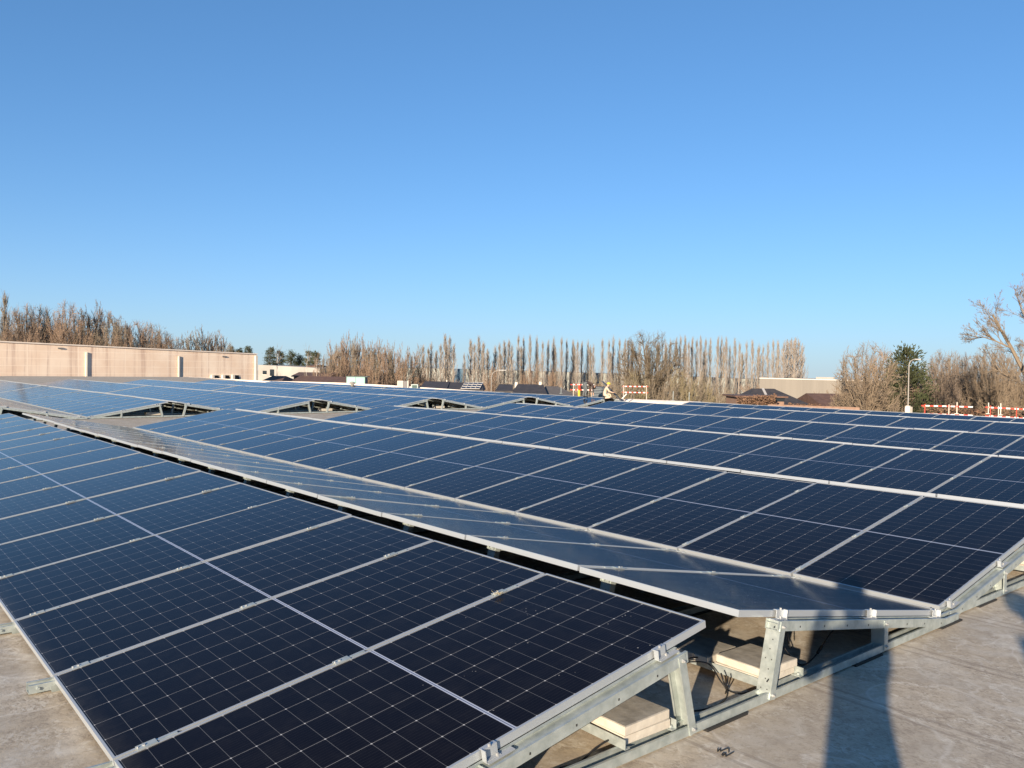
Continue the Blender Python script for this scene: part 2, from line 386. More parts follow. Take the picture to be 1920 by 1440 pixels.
def endclamp(b, s, out):           # z-shaped end clamp on the end beam, out=-1 towards -Y
    c = Vector((s*cos(TH), 0, s*sin(TH))); Mx = Matrix.Translation(c) @ Matrix.Rotation(-TH, 4, 'Y')
    o = out
    def bx(x0,x1,y0,y1,z0,z1,m=0): b.box(x0,x1,min(y0,y1),max(y0,y1),z0,z1,m,Mx)
    bx(-.035,.035, .006, o*.012, .002, .0055); bx(-.035,.035, o*.012, o*.015, -.036, .0055); bx(-.035,.035, o*.016, o*.034, -.0375, -.034)
    bx(-.033,.095, o*.004, o*.046, -.0425, -.0385)
    bx(-.037,-.034, o*.010, o*.036, -.040, .009)
    b.tube(Mx @ Vector((0, o*.014, .0055)), Mx @ Vector((0, o*.014, .016)), .006, .006, 6, 1)
    b.tube(Mx @ Vector((.02, o*.03, -.038)), Mx @ Vector((.02, o*.03, -.024)), .006, .006, 6, 1)
def midclamp(b, s):
    c = Vector((s*cos(TH), 0, s*sin(TH))); Mx = Matrix.Translation(c) @ Matrix.Rotation(-TH, 4, 'Y')
    b.box(-.04,.04,-.021,.021,.0015,.005,0,Mx); b.box(-.04,.04,-.009,-.006,-.03,.0015,0,Mx); b.box(-.04,.04,.006,.009,-.03,.0015,0,Mx)
    b.box(.045,.125,-.007,.007,-.006,.0025,0,Mx)
    b.tube(Mx @ Vector((-.01,0,.005)), Mx @ Vector((-.01,0,.010)), .0065, .0065, 6, 1); b.tube(Mx @ Vector((-.035,0,.003)), Mx @ Vector((-.035,0,.011)), .004, .003, 5, 1)
CL = (.13, 1.04, 2.03)
def shift(b, dy):
    b.v = [(v[0], v[1]+dy, v[2]) for v in b.v]; return b
def frame_parts(kind, first):
    """kind: near end / mid / far end.  returns list of (name, MB, mats)"""
    off = {'near': -.031, 'mid': 0, 'far': .031}[kind]; out = {'near': -1, 'far': 1}.get(kind, 0)
    P = []
    b = MB(); uprof(b, (-.115 if first else .001, 0, ROOFZ+.012), (PER-.001, 0, ROOFZ+.012), (0,0,1), .070, .042, .012)
    if first: b.tube((-.075, -.035, ROOFZ+.034), (-.075, -.045, ROOFZ+.034), .009, .009, 6)
    P.append(('base_rail', b, [M_galv]))
    for s in 'AB':
        b = MB(); beam_geo(b, s, k=int(kind != 'mid')); P.append(('top_beam', b, [M_galv, M_hole]))
    for w in ('tall', 'short'):
        b = MB(); leg_geo(b, w); P.append(('leg', b, [M_galv, M_hole, M_bolt])); P.append(('leg', mirror_mb(b), [M_galv, M_hole, M_bolt]))
    for s in CL:
        b = MB()
        if out: endclamp(b, s, out)
        else: midclamp(b, s)
        cm = [M_alu, M_bolt] if out else [M_galv, M_bolt]
        m2 = mirror_mb(b)
        for q in (b, m2):
            if out: q.v = [(v[0], v[1]-off+(-.012 if out < 0 else .012)*0+(.01 if out < 0 else -.01), v[2]) for v in q.v]
            P.append(('clamp', q, cm))
    for xc in (2.42, 3.80, 4.93, .62):
        b = MB(); b.box(xc-.16, xc+.16, -.050, .046, ROOFZ+.001, ROOFZ+.0115); P.append(('rubber_pad', b, [M_rub]))
    for p in P: shift(p[1], off)
    return P
def merged(P, z=0):
    mats = [M_galv, M_hole, M_bolt, M_alu, M_rub]; r = MB()
    for n_, b, ms in P:
        bi = len(r.v); r.v += b.v; r.f += [tuple(i+bi for i in f) for f in b.f]; r.m += [mats.index(ms[m]) for m in b.m]
    return r, mats
cache = {}
def frame(blk, t, k, detail):
    n = BLK[blk][1]; kind = 'near' if k == 0 else 'far' if k == n else 'mid'; first = t == 0
    key = (kind, first, detail)
    lab = '%s steel frame from the %s end, under ridge %s of %s block' % (ORD[(n-k)] if blk == 0 else ORD[k], 'aisle' if blk < 2 else 'front', ['one','two','three','four','five','six'][t], BN[blk])
    loc = (t*PER, BLK[blk][0]+DY[t]+k*PITCHY, zlow(t, blk))
    gr = 'galvanised frames carrying the %s block' % BN[blk]
    if key in cache:
        c = cache[key]; o = dup(c) ; o.location = loc; tag(o, lab, 'mounting frame', gr); return o
    P = frame_parts(kind, first)
    if detail:
        o = thing('mounting_frame', lab, 'mounting frame', loc, 0, gr)
        for n_, b, ms in P: b.build(n_, ms, o)
    else:
        r, mats = merged(P); o = r.build('mounting_frame', mats); o.location = loc; tag(o, lab, 'mounting frame', gr)
    cache[key] = o; return o
for blk in range(3):
    for t in range(6):
        if blk == 2 and t in (0,): continue
        for k in range(BLK[blk][1]+1):
            frame(blk, t, k, (blk == 0 and t < 2) or (blk == 1 and k == 0))

# ------------------------------------------------------------------ ballast: trays, concrete slabs, cables
M_conc = noisy('concrete paver', (.45, .40, .33), (.53, .48, .40), 18, .9, bump=.15)
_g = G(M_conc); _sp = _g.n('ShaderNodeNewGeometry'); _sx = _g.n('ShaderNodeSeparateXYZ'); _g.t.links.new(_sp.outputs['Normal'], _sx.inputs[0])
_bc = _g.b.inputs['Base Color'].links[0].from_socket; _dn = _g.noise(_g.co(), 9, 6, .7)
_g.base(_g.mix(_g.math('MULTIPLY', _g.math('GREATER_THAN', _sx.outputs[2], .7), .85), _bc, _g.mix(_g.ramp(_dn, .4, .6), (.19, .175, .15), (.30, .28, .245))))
def slab(x0, y0, z0, w, l, h, label, grp, rz=0):
    b = MB(); c = .004
    vs = [(c,c,0),(w-c,c,0),(w-c,l-c,0),(c,l-c,0),(0,0,c),(w,0,c),(w,l,c),(0,l,c),(0,0,h-c),(w,0,h-c),(w,l,h-c),(0,l,h-c),(c,c,h),(w-c,c,h),(w-c,l-c,h),(c,l-c,h)]
    fs = [(3,2,1,0),(12,13,14,15)]
    for a, q in ((0,4),(4,8),(8,12)):
        for i in range(4): fs.append((a+i, a+(i+1)%4, q+(i+1)%4, q+i))
    b.add(vs, fs); o = b.build('concrete_slab', M_conc); o.location = (x0, y0, z0); o.rotation_euler = (0,0,radians(rz))
    return tag(o, label, 'concrete slab', grp)
def tray(x, y0, y1, label, flip=1):
    b = MB(); z = ROOFZ+.056
    b.box(-.0015, .0015, y0, y1, z-.002, z+.040); b.box(0, flip*.03 if flip > 0 else 0, y0, y1, z-.004, z) if flip > 0 else b.box(-.03, 0, y0, y1, z-.004, z)
    b.box(*( (.0015,.022) if flip > 0 else (-.022,-.0015)), y0+.012, y0+.040, z+.001, z+.004)
    b.tube((flip*.014, y0+.022, z-.004), (flip*.014, y0+.022, z+.012), .008, .008, 6)
    o = b.build('ballast_rail', M_galv); o.location = (x, 0, 0); return tag(o, label, 'ballast rail', 'steel ballast rails between the frames')
BG = 'concrete ballast slabs on steel rails'
zt = ROOFZ+.0565
tray(1.735, -.045, 1.19, 'steel ballast rail left of the near stacked slabs under the first row', 1)
tray(2.075, -.045, 1.19, 'steel ballast rail right of the near stacked slabs beside the front leg', -1)
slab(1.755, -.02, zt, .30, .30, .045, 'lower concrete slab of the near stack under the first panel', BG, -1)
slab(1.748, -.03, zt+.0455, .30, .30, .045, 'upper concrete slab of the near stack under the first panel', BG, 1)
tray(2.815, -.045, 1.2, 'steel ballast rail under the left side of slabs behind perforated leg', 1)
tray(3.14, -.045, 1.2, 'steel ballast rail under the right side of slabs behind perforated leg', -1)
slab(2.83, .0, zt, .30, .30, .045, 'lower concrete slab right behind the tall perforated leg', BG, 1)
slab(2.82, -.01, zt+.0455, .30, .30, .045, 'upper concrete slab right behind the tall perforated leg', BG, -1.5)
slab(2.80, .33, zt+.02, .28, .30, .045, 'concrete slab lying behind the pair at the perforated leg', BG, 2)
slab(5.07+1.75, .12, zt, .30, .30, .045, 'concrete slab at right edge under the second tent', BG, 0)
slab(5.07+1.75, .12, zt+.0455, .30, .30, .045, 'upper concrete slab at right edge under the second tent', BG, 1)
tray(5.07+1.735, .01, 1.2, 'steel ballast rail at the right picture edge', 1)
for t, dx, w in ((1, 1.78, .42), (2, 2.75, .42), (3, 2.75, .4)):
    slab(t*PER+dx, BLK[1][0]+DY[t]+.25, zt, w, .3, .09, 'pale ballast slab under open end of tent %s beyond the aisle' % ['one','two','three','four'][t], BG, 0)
def cable(pts, r, label, grp='black cables hanging under the panels'):
    P = [Vector(p) for p in pts]; out = []
    for i in range(len(P)-1):           # catmull-rom
        a, b_, c, d = P[max(i-1,0)], P[i], P[i+1], P[min(i+2,len(P)-1)]
        for j in range(8):
            t = j/8; out.append(.5*((2*b_)+(c-a)*t+(2*a-5*b_+4*c-d)*t*t+(3*b_-a-3*c+d)*t*t*t))
    out.append(P[-1]); b = MB(); b.path(out, r, 6); return tag(b.build('cable', M_cable, smooth=True), label, 'cable', grp)
def pxz(x, y, z): return onz(x, y, z)
R = ROOFZ+.006
cable([pxz(1050,1440,R), pxz(1088,1428,R), pxz(1120,1400,R+.04), pxz(1165,1375,R+.075)], .0045, 'black cable looping from the roof to the near ballast rail')
cable([pxz(1235,1262,.02), pxz(1275,1240,.05), pxz(1310,1233,.03), pxz(1345,1250,.0), pxz(1362,1290,R), pxz(1385,1300,R), pxz(1410,1296,R), pxz(1425,1290,R+.01)], .004, 'black cable curling over slabs between the two tall legs')
cable([pxz(1225,1276,.01), pxz(1270,1246,.04), pxz(1325,1243,.03), pxz(1350,1275,-.02), pxz(1364,1300,R), pxz(1350,1320,R), pxz(1320,1330,R), pxz(1290,1334,R)], .004, 'black cable dropping in front of slabs towards the first leg')
cable([pxz(1352,1262,.04), pxz(1358,1280,.0), pxz(1363,1294,R)], .004, 'short cut cable end sticking up left of perforated leg')
cable([pxz(1365,1268,.03), pxz(1364,1285,.0), pxz(1360,1300,R)], .004, 'second cut cable end beside the cable loop')
cable([pxz(1442,1232,.12), pxz(1450,1240,.06), pxz(1448,1262,.05), pxz(1438,1278,.04)], .004, 'cable hanging close behind the perforated leg')
cable([pxz(1456,1185,.2), pxz(1465,1205,.12), pxz(1478,1225,.06), pxz(1490,1240,-.02), pxz(1510,1246,R), pxz(1535,1222,R+.03), pxz(1548,1200,.06), pxz(1565,1178,.15)], .004, 'cable with plug connector sagging in the shadow')
b = MB(); b.tube(pxz(1533,1224,R+.03), pxz(1541,1212,R+.05), .009, .009, 8); tag(b.build('cable_connector', M_rub), 'small black plug connector on the sagging cable', 'connector')
cable([pxz(1474,1178,.2), pxz(1478,1195,.12), pxz(1482,1214,.06)], .0035, 'thin straight cable dropping behind the grey beam')
# white scrap by the base rail
b = MB(); p = pxz(1742, 1176, ROOFZ+.003)
b.add([p+Vector(v) for v in ((-.10,.05,.035),(.0,-.01,.0),(.05,-.04,0),(.005,.012,.05),(-.02,.04,.0),(.01,-.02,.03))], [(0,1,3),(3,1,2),(0,3,4),(3,2,5),(4,1,0)])
tag(b.build('membrane_scrap', mat('white membrane', (.7,.66,.58), .6)), 'white torn membrane flap sticking out under the base rail', 'scrap')
# dried grass tuft at a clamp of the nearest panel
b = MB(); r2 = random.Random(3); p0 = Vector((2.02*cos(TH)-.03, PITCHY-.02, 2.02*sin(TH)+.008))
for i in range(26):
    a = r2.uniform(0, 2*pi); q = p0+Vector((r2.gauss(0,.011), r2.gauss(-.015,.012), .002)); b.tube(q, q+Vector((cos(a)*.018, sin(a)*.018, r2.uniform(0,.012))), .0011, .0006, 3)
tag(b.build('dried_grass_tuft', mat('straw', (.5,.42,.25), .9)), 'tuft of dried straw caught at a clamp on the nearest seam', 'straw')
# handwritten mark
def mark(paths, label):
    b = MB()
    for st in paths:
        P = [pxz(1320+x/24, 1380+y/24, ROOFZ+.0035) for x, y in st]
        for a, c in zip(P, P[1:]): b.tube(a, c, .0028, .0022, 5)
    o = b.build('handwritten_mark', mat('marker ink', (.03,.028,.025), .8)); return tag(o, label, 'marking')
mark([[(620,570),(610,710),(740,560),(735,700),(900,620),(1060,550),(1120,600),(1115,740)], [(970,780),(870,765),(800,830),(845,900),(940,810),(970,780),(975,920),(1150,830),(1340,720)]], 'small black handwritten scribble on the roof near the bottom edge')

# ================================================================== BACKGROUND
def deco(name, m, **k): pass
M_bark = noisy('bare bark', (.175, .140, .100), (.24, .195, .145), .7, .9)
M_bark2 = noisy('reddish twigs', (.215, .145, .098), (.28, .195, .138), .5, .9)
M_bark3 = noisy('pale poplar twigs', (.22, .185, .155), (.31, .265, .225), .4, .9)
M_bark4 = noisy('olive bark', (.19, .155, .09), (.27, .225, .135), 1.2, .9)
M_darkr = noisy('umber twigs', (.105, .08, .052), (.15, .115, .075), .8, .9)
M_barkr = noisy('grey brown twigs', (.17, .125, .085), (.22, .17, .12), .8, .9)
M_birch = noisy('birch bark', (.50, .44, .37), (.62, .56, .48), 2, .8)
M_dark = noisy('dark twigs', (.13, .10, .08), (.20, .15, .11), .5, .9)
M_needle = noisy('conifer needles', (.032, .042, .016), (.07, .078, .032), .8, .9)
M_leaf = noisy('dry hedge leaves', (.13, .07, .042), (.20, .115, .065), 1.5, .9)

def grow(r, p, d, L, rad, lev, maxlev, tr, cr, nb, up, ang, wig=.12, ratio=.62, rmin=.012):
    """recursive bare branch; heavy limbs go to tr, the rest to cr"""
    seg = 4 if lev == 0 else 3
    pts = [Vector(p)]; dd = Vector(d).normalized(); rs = [rad]
    for i in range(seg):
        dd = (dd+Vector((r.gauss(0,wig), r.gauss(0,wig), r.gauss(0,wig*.6)+up*.12))).normalized()
        pts.append(pts[-1]+dd*L/seg); rs.append(max(rmin*.6, rad*(1-.75*(i+1)/seg)))
    (tr if lev == 0 else cr).path(pts, rs, 5 if lev < 2 else 3)
    if lev >= maxlev: return
    k = nb[lev]
    for i in range(k):
        t = r.uniform(.30 if lev == 0 else .15, 1.0); i0 = min(seg-1, int(t*seg)); fr = t*seg-i0
        q = pts[i0].lerp(pts[i0+1], fr); rr = rs[i0]*(1-fr)+rs[i0+1]*fr
        base = (pts[i0+1]-pts[i0]).normalized(); a = r.uniform(0, 2*pi)
        o = base.orthogonal().normalized(); o2 = base.cross(o); sd = o*cos(a)+o2*sin(a)
        an = radians(r.gauss(ang[lev], 8)); nd = base*cos(an)+sd*sin(an)
        grow(r, q, nd, L*ratio*r.uniform(.65, 1.15)*(1.15-.5*t), max(rmin, rr*.6), lev+1, maxlev, tr, cr, nb, up, ang, wig, ratio, rmin)
def tree_mesh(kind, seed):
    r = random.Random(seed); tr, cr = MB(), MB()
    if kind == 'poplar':                         # unit: 18 m tall
        H = 18.; pts = [Vector((r.gauss(0,.04), r.gauss(0,.04), H*i/8)) for i in range(9)]; tr.path(pts, [.20*(1-i/8)+.02 for i in range(9)], 5)
        for i in range(135):
            t = r.random()**.9; z = H*(.06+.86*t); a = r.uniform(0, 2*pi); L = (1-t)**.8*r.uniform(2.4, 4.6)+.6
            w = r.uniform(.16, .34); p = Vector((0, 0, z)); q = p+Vector((cos(a)*w*L*.6, sin(a)*w*L*.6, L*.5)); e = q+Vector((cos(a)*.07*L, sin(a)*.07*L, L*.5))
            cr.path([p, q, e], [.030, .020, .010], 3)
            for _ in range(3):
                f = r.random(); s0 = p.lerp(q, f) if r.random() < .5 else q.lerp(e, f); a2 = r.uniform(0, 2*pi); l2 = r.uniform(.5, 1.3)
                cr.tube(s0, s0+Vector((cos(a2)*.2*l2, sin(a2)*.2*l2, l2)), .013, .007, 3, cap=False)
    elif kind == 'round':                        # wide dome, short trunk
        tr.path([(0,0,0), (.05,0,2.), (0,.05,4.0)], [.38, .33, .28], 7)
        for i in range(20):
            a = i*2.4+r.uniform(-.3,.3); el = radians(r.uniform(8, 85)); L_ = r.uniform(4.6, 5.6)
            grow(r, (0,0,r.uniform(2.2,4.)), (cos(a)*cos(el), sin(a)*cos(el), sin(el)), L_, .13, 1, 4, tr, cr, [0,17,8,5], .10, [0,42,36,32], .09, .40, .022)
    elif kind == 'fan':                          # twigs filling a rounded crown
        tr.path([(0,0,0), (.05,0,1.8), (0,.05,3.8)], [.32, .27, .2], 7); C0 = Vector((0,0,5.0)); A_ = (5., 5., 4.9)
        def inside(p_, k_=1.):
            q_ = p_-C0; n_ = sqrt((q_.x/A_[0])**2+(q_.y/A_[1])**2+(q_.z/A_[2])**2); return p_ if n_ <= k_ else C0+q_*(k_/n_)
        for i in range(46):
            z_ = -.45+1.45*(i+.5)/46; a = i*2.399+r.uniform(-.2,.2); w_ = sqrt(max(0, 1-z_*z_)); k_ = r.uniform(.80, 1.0)
            E0 = C0+Vector((A_[0]*w_*cos(a), A_[1]*w_*sin(a), A_[2]*z_))*k_; S0 = Vector((0,0,r.uniform(1.6,4.2)))
            M0 = S0.lerp(E0, .45)+Vector((r.gauss(0,.25), r.gauss(0,.25), r.gauss(-.1,.25))); cr.path([S0, M0, S0.lerp(E0,.75)+Vector((r.gauss(0,.2), r.gauss(0,.2), r.gauss(0,.2))), E0], [.10,.065,.04,.015], 4)
            for _ in range(17):
                t = r.uniform(.2, 1)**.8; q = M0.lerp(E0, (t-.45)/.55) if t > .45 else S0.lerp(M0, t/.45)
                d = ((q-C0).normalized()*.5+(E0-S0).normalized()*.6+Vector((r.gauss(0,.5), r.gauss(0,.5), r.gauss(.2,.45)))).normalized(); e = inside(q+d*r.uniform(.9, 2.0), r.uniform(.9, 1.06))
                m_ = q.lerp(e, .5)+Vector((r.gauss(0,.1), r.gauss(0,.1), r.gauss(0,.08))); cr.path([q, m_, e], [.034, .024, .014], 3)
                for _ in range(6):
                    f = r.random(); g0 = q.lerp(m_, f*2) if f < .5 else m_.lerp(e, f*2-1); d2 = ((e-q).normalized()*.8+Vector((r.gauss(0,.6), r.gauss(0,.6), r.gauss(.15,.5)))).normalized()
                    e2 = inside(g0+d2*r.uniform(.35,.95), 1.07); cr.tube(g0, e2, .015, .008, 3, cap=False)
    elif kind == 'bushy':                        # 12 m tall upright multi stem
        for i in range(11):
            a = r.uniform(0, 2*pi); ti = radians(r.uniform(1, 19))
            grow(r, (cos(a)*.5, sin(a)*.5, 0), (cos(a)*sin(ti), sin(a)*sin(ti), cos(ti)), r.uniform(8., 11.), .10, 0, 3, tr, cr, [17,7,4], .9, [24,26,28], .05, .33, .024)
    elif kind == 'park':                         # single trunk, rounded crown
        grow(r, (0,0,0), (0,0,1), 9.5, .24, 0, 4, tr, cr, [24,8,5,3], .4, [46,36,32,30], .05, .50, .022)
    elif kind == 'shrub':                        # 5 m thicket
        for i in range(20):
            a = r.uniform(0, 2*pi); ti = radians(r.uniform(3, 42))
            grow(r, (cos(a)*.7, sin(a)*.7, 0), (cos(a)*sin(ti), sin(a)*sin(ti), cos(ti)), r.uniform(3.2, 5.0), .05, 0, 3, tr, cr, [13,7,4], .3, [34,36,36], .12, .42, .016)
    elif kind == 'birch':
        grow(r, (0,0,0), (0,0,1), 12, .13, 0, 3, tr, cr, [26,7,4], .3, [35,32,30], .04, .30, .014)
    return tr, cr
PROTO = {}
ROOT_UNIT = {'poplar': 18., 'round': 9.6, 'bushy': 11.8, 'park': 13.2, 'shrub': 5.2, 'birch': 13.}
def real_h(o): return max(v.co.z for c in o.children for v in c.data.vertices)
def bare_tree(kind, name, xp, ytop, D, label, grp=None, wpx=None, mats=None, cat='tree', seeds=3, rz=None, base=None):
    seed = hash_(xp) % seeds; m1, m2 = mats or (M_bark, M_bark)
    key = (kind, seed, m1.name, m2.name)
    gp = at(xp, 700, D); h = at(xp, ytop, D).z-(GZ if base is None else base)
    if key not in PROTO:
        tr, cr = tree_mesh(kind, seed*7+len(kind)); o = thing(name, label, cat)
        tr.build('trunk', m1, o); cr.build('crown', m2, o)
        zs = sorted(v[2] for v in cr.v); r_ = zs[int(len(zs)*.985)] if kind != 'poplar' else zs[-1]; xs = sorted(abs(v[0]) for v in cr.v); PROTO[key] = (o, r_, 2*xs[int(len(xs)*.97)], [False])
    p, hh, ww, used = PROTO[key]
    o = p if not used[0] else dup(p); used[0] = True; o.name = name
    k = h/hh; kx = k if not wpx else (wpx/FPX*D)/ww
    o.location = (gp.x, gp.y, GZ if base is None else base); o.scale = (kx, kx, k); o.rotation_euler = (0, 0, (xp*1.7) % 6.28 if rz is None else rz)
    for kk in ('group',):
        if kk in o.keys(): del o[kk]
    return tag(o, label, cat, grp)
def hash_(x): return int(x*7919) >> 2

# --- poplar row beyond the roof
tops = [(793,643),(808,640),(817,655),(826,641),(834,623),(842,626),(850,642),(870,660),(882,633),(889,640),(897,627),(906,637),(914,652),(928,646),(936,641),(945,636),(953,633),(959,644),
 (971,624),(981,628),(993,625),(1006,628),(1017,636),(1027,635),(1037,629),(1052,628),(1062,633),(1074,634),(1082,635),(1090,637),(1102,636),(1112,643),(1129,631),(1141,634),(1149,627),(1161,631),(1171,633),(1177,632),(1185,636),(1199,634),(1211,640),(1233,640),(1247,636),(1256,633),
 (1267,630),(1275,625),(1284,626),(1291,636),(1297,629),(1306,632),(1313,627),(1322,630),(1331,631),(1345,628),(1352,628),(1361,629),(1368,645),(1377,631),(1386,638),(1399,637),(1410,634),(1422,643),(1430,644),(1439,638),
 (1449,633),(1458,635),(1469,638),(1476,634),(1483,631),(1489,630),(1496,634),(1503,643)]
for i, (x, y) in enumerate(tops):
    w = 12.5 if x > 960 else 16
    if x > 1465: w = 20
    if x == 870: w = 12
    bare_tree('poplar', 'poplar_tree', x, y, 205+(i*37 % 11)-(12 if x > 1465 else 0), 'bare columnar poplar number %d from the left in the long poplar row' % (i+1), 'poplars in a long row behind the houses', w, (M_bark3, M_bark3), seeds=4)
r = random.Random(77)
for i in range(20):
    x = 800+i*34.5+r.uniform(-5,5)
    if 850 < x < 880: continue
    bare_tree('poplar', 'poplar_tree', x, 650+r.uniform(-8,14), 232+r.uniform(-4,4), 'smaller bare poplar number %d in the second row showing between the taller poplars' % (i+1), 'second poplar row', 15, (M_bark, M_bark), seeds=4)
# --- tree line behind the pink wall
LT = [(8,541,26,'poplar'),(30,584,46,'fan'),(52,577,42,'fan'),(74,579,40,'fan'),(97,584,42,'fan'),(127,570,34,'fan'),(150,588,40,'fan'),(174,580,44,'bushy'),(197,585,40,'fan'),(216,600,36,'fan'),(236,600,38,'bushy'),(264,604,44,'fan'),(286,609,38,'fan'),(306,624,34,'fan'),(322,633,30,'fan'),(362,625,40,'bushy'),(385,622,40,'bushy'),(408,632,36,'bushy'),(424,644,26,'fan')]
for i, (x, y, w, k) in enumerate(LT):
    if k == 'fan': w = w*2.0; y += 7
    bare_tree(k, 'bare_tree', x, y, 175+(i*29 % 13), 'bare winter tree number %d from the left behind the pinkish wall' % (i+1), 'bare trees behind the pinkish wall', w, (M_bark, (M_bark, M_dark, M_bark2)[i % 3]), seeds=3)
for i, (x, y, w) in enumerate([(18,618,40),(62,622,44),(108,622,44),(160,624,44),(208,628,44),(250,632,40),(296,640,36),(60,640,50),(230,645,50)]):
    bare_tree('shrub', 'thicket_shrub', x, y, 168+i, 'leafless understorey shrub number %d below the trees behind the wall' % (i+1), 'understorey behind the pinkish wall', w, (M_dark, M_bark2), 'shrub')
# --- reddish copse in the middle
for i, (x, y, w) in enumerate([(607,662,34),(625,650,40),(645,640,40),(657,633,38),(672,637,38),(688,640,40),(706,643,34),(724,651,34),(742,652,32),(756,654,36),(776,657,34)]):
    bare_tree('bushy', 'bushy_tree', x, y, 128+(i*17 % 9), 'reddish bare upright tree number %d from the left in middle copse' % (i+1), 'reddish copse behind the green cabinet', w, (M_bark2, M_bark2 if i % 2 else M_bark), seeds=3)
for i, (x, y, w) in enumerate([(600,682,44),(640,680,46),(690,682,50),(730,688,44),(765,690,44),(800,700,40),(920,690,36),(1000,690,40),(1040,700,40)]):
    bare_tree('shrub', 'bare_shrub', x, y, 118+i*3, 'twiggy brown shrub number %d from the left below the copse and poplars' % (i+1), 'twiggy shrubs below the copse', w, (M_bark2, M_bark2), 'shrub')
for i, (x, y, w) in enumerate([(516,648,26),(571,646,20),(594,659,26)]):
    bare_tree('birch', 'birch_tree', x, y, 115, ['pale birch before the white building, left of the pines', 'tallest thin birch with pale trunk right of the white building', 'small pale birch beside the reddish copse'][i], None, w, (M_birch, M_bark), seeds=2)
# --- undergrowth in front of the poplars
for i in range(14):
    x = 800+i*46+(i*13 % 19); y = 708+(i*7 % 15)+(x-800)*.02
    bare_tree('bushy' if i % 2 else 'shrub', 'undergrowth_tree', x, y, 188-(i*5 % 9), 'scrubby bare undergrowth tree number %d along the poplar trunks' % (i+1), 'scrub at the feet of the poplars', 36, (M_bark, (M_bark, M_bark2, M_bark3)[i % 3]))
bare_tree('fan', 'round_tree', 1221, 634, 108, 'big round bare tree with dome shaped crown before the poplars', None, 124, (M_darkr, M_darkr), seeds=1)
for i, (x, y, w) in enumerate([(1165,712,50),(1190,705,50),(1245,704,56),(1275,700,56),(1300,706,54),(1325,714,46),(1345,722,40),(1120,716,40),(1145,720,40)]):
    bare_tree('shrub', 'tangled_shrub', x, y, 92+i, 'tangled olive brown shrub number %d around the round tree' % (i+1), 'tangled shrubs around the round tree', w, (M_bark4, M_bark4 if i % 2 else M_bark), 'shrub')
# --- right hand trees
bare_tree('fan', 'pollard_tree', 1626, 657, 76, 'bare pollard tree with yellowish trunk left of the conifer', None, 118, (M_bark4, M_barkr), seeds=1)
bare_tree('fan', 'pollard_tree', 1664, 668, 88, 'bare pollard tree with thick trunk directly left behind the conifer', None, 110, (M_bark4, M_bark2), seeds=2, rz=2.2)
for i, (x, y, w, k) in enumerate([(1590,700,50,'shrub'),(1640,722,80,'fan'),(1700,722,50,'shrub'),(1735,700,70,'fan'),(1757,678,78,'fan'),(1775,668,80,'fan'),(1795,676,74,'fan'),(1815,678,80,'fan'),(1838,680,74,'fan'),(1860,662,84,'fan'),(1885,672,80,'fan'),(1905,690,76,'fan'),(1750,735,60,'shrub'),(1810,730,60,'shrub'),(1870,738,60,'shrub'),(1540,740,36,'shrub')]):
    bare_tree(k, 'hedgerow_tree', x, y, 84+(i*11 % 14), 'bare hedgerow bush number %d in the thicket around the right street lamp' % (i+1), 'bare hedgerow on the right', w, (M_dark if i % 3 == 0 else M_bark4, (M_barkr, M_dark, M_barkr)[i % 3]), 'shrub', seeds=3)
# leaning tree entering at the right edge
r = random.Random(12); tr, cr = MB(), MB(); base = at(2010, 700, 60); base.z = GZ; ax = _r0.copy()
def lp(x, y, D=60): return at(x, y, D)
limbs = [([(2010,880),(1960,760),(1920,698),(1895,650),(1876,618),(1862,590)], .20), ([(1920,698),(1935,640),(1932,612),(1918,585),(1910,566)], .12), ([(1895,652),(1868,640),(1845,632),(1831,634)], .07), ([(2010,880),(2005,760),(1985,680),(1965,630),(1950,590)], .2), ([(1960,760),(1925,728),(1890,705),(1860,690)], .09)]
for pts, rad in limbs:
    P = [lp(x, y, 60+j*.5) for j, (x, y) in enumerate(pts)]; P[0].z = max(P[0].z, GZ)
    tr.path(P, [rad*(1-.7*j/(len(P)-1)) for j in range(len(P))], 6)
    for a, c in zip(P, P[1:]):
        for _ in range(4):
            t = r.random(); q = a.lerp(c, t); d = (c-a).normalized()+Vector((r.gauss(0,.55), r.gauss(0,.55), r.gauss(.25,.4)))
            grow(r, q, d, r.uniform(1.0, 2.1), .03, 1, 4, tr, cr, [0,8,5,3], .45, [0,28,28,28], .10, .52, .009)
o = thing('leaning_tree', 'large bare tree with limbs leaning in from the right edge', 'tree', base)
for n_, bb, mm in (('trunk', tr, M_barkr), ('crown', cr, M_barkr)):
    bb.v = [tuple(Vector(v)-base) for v in bb.v]; bb.build(n_, mm, o)

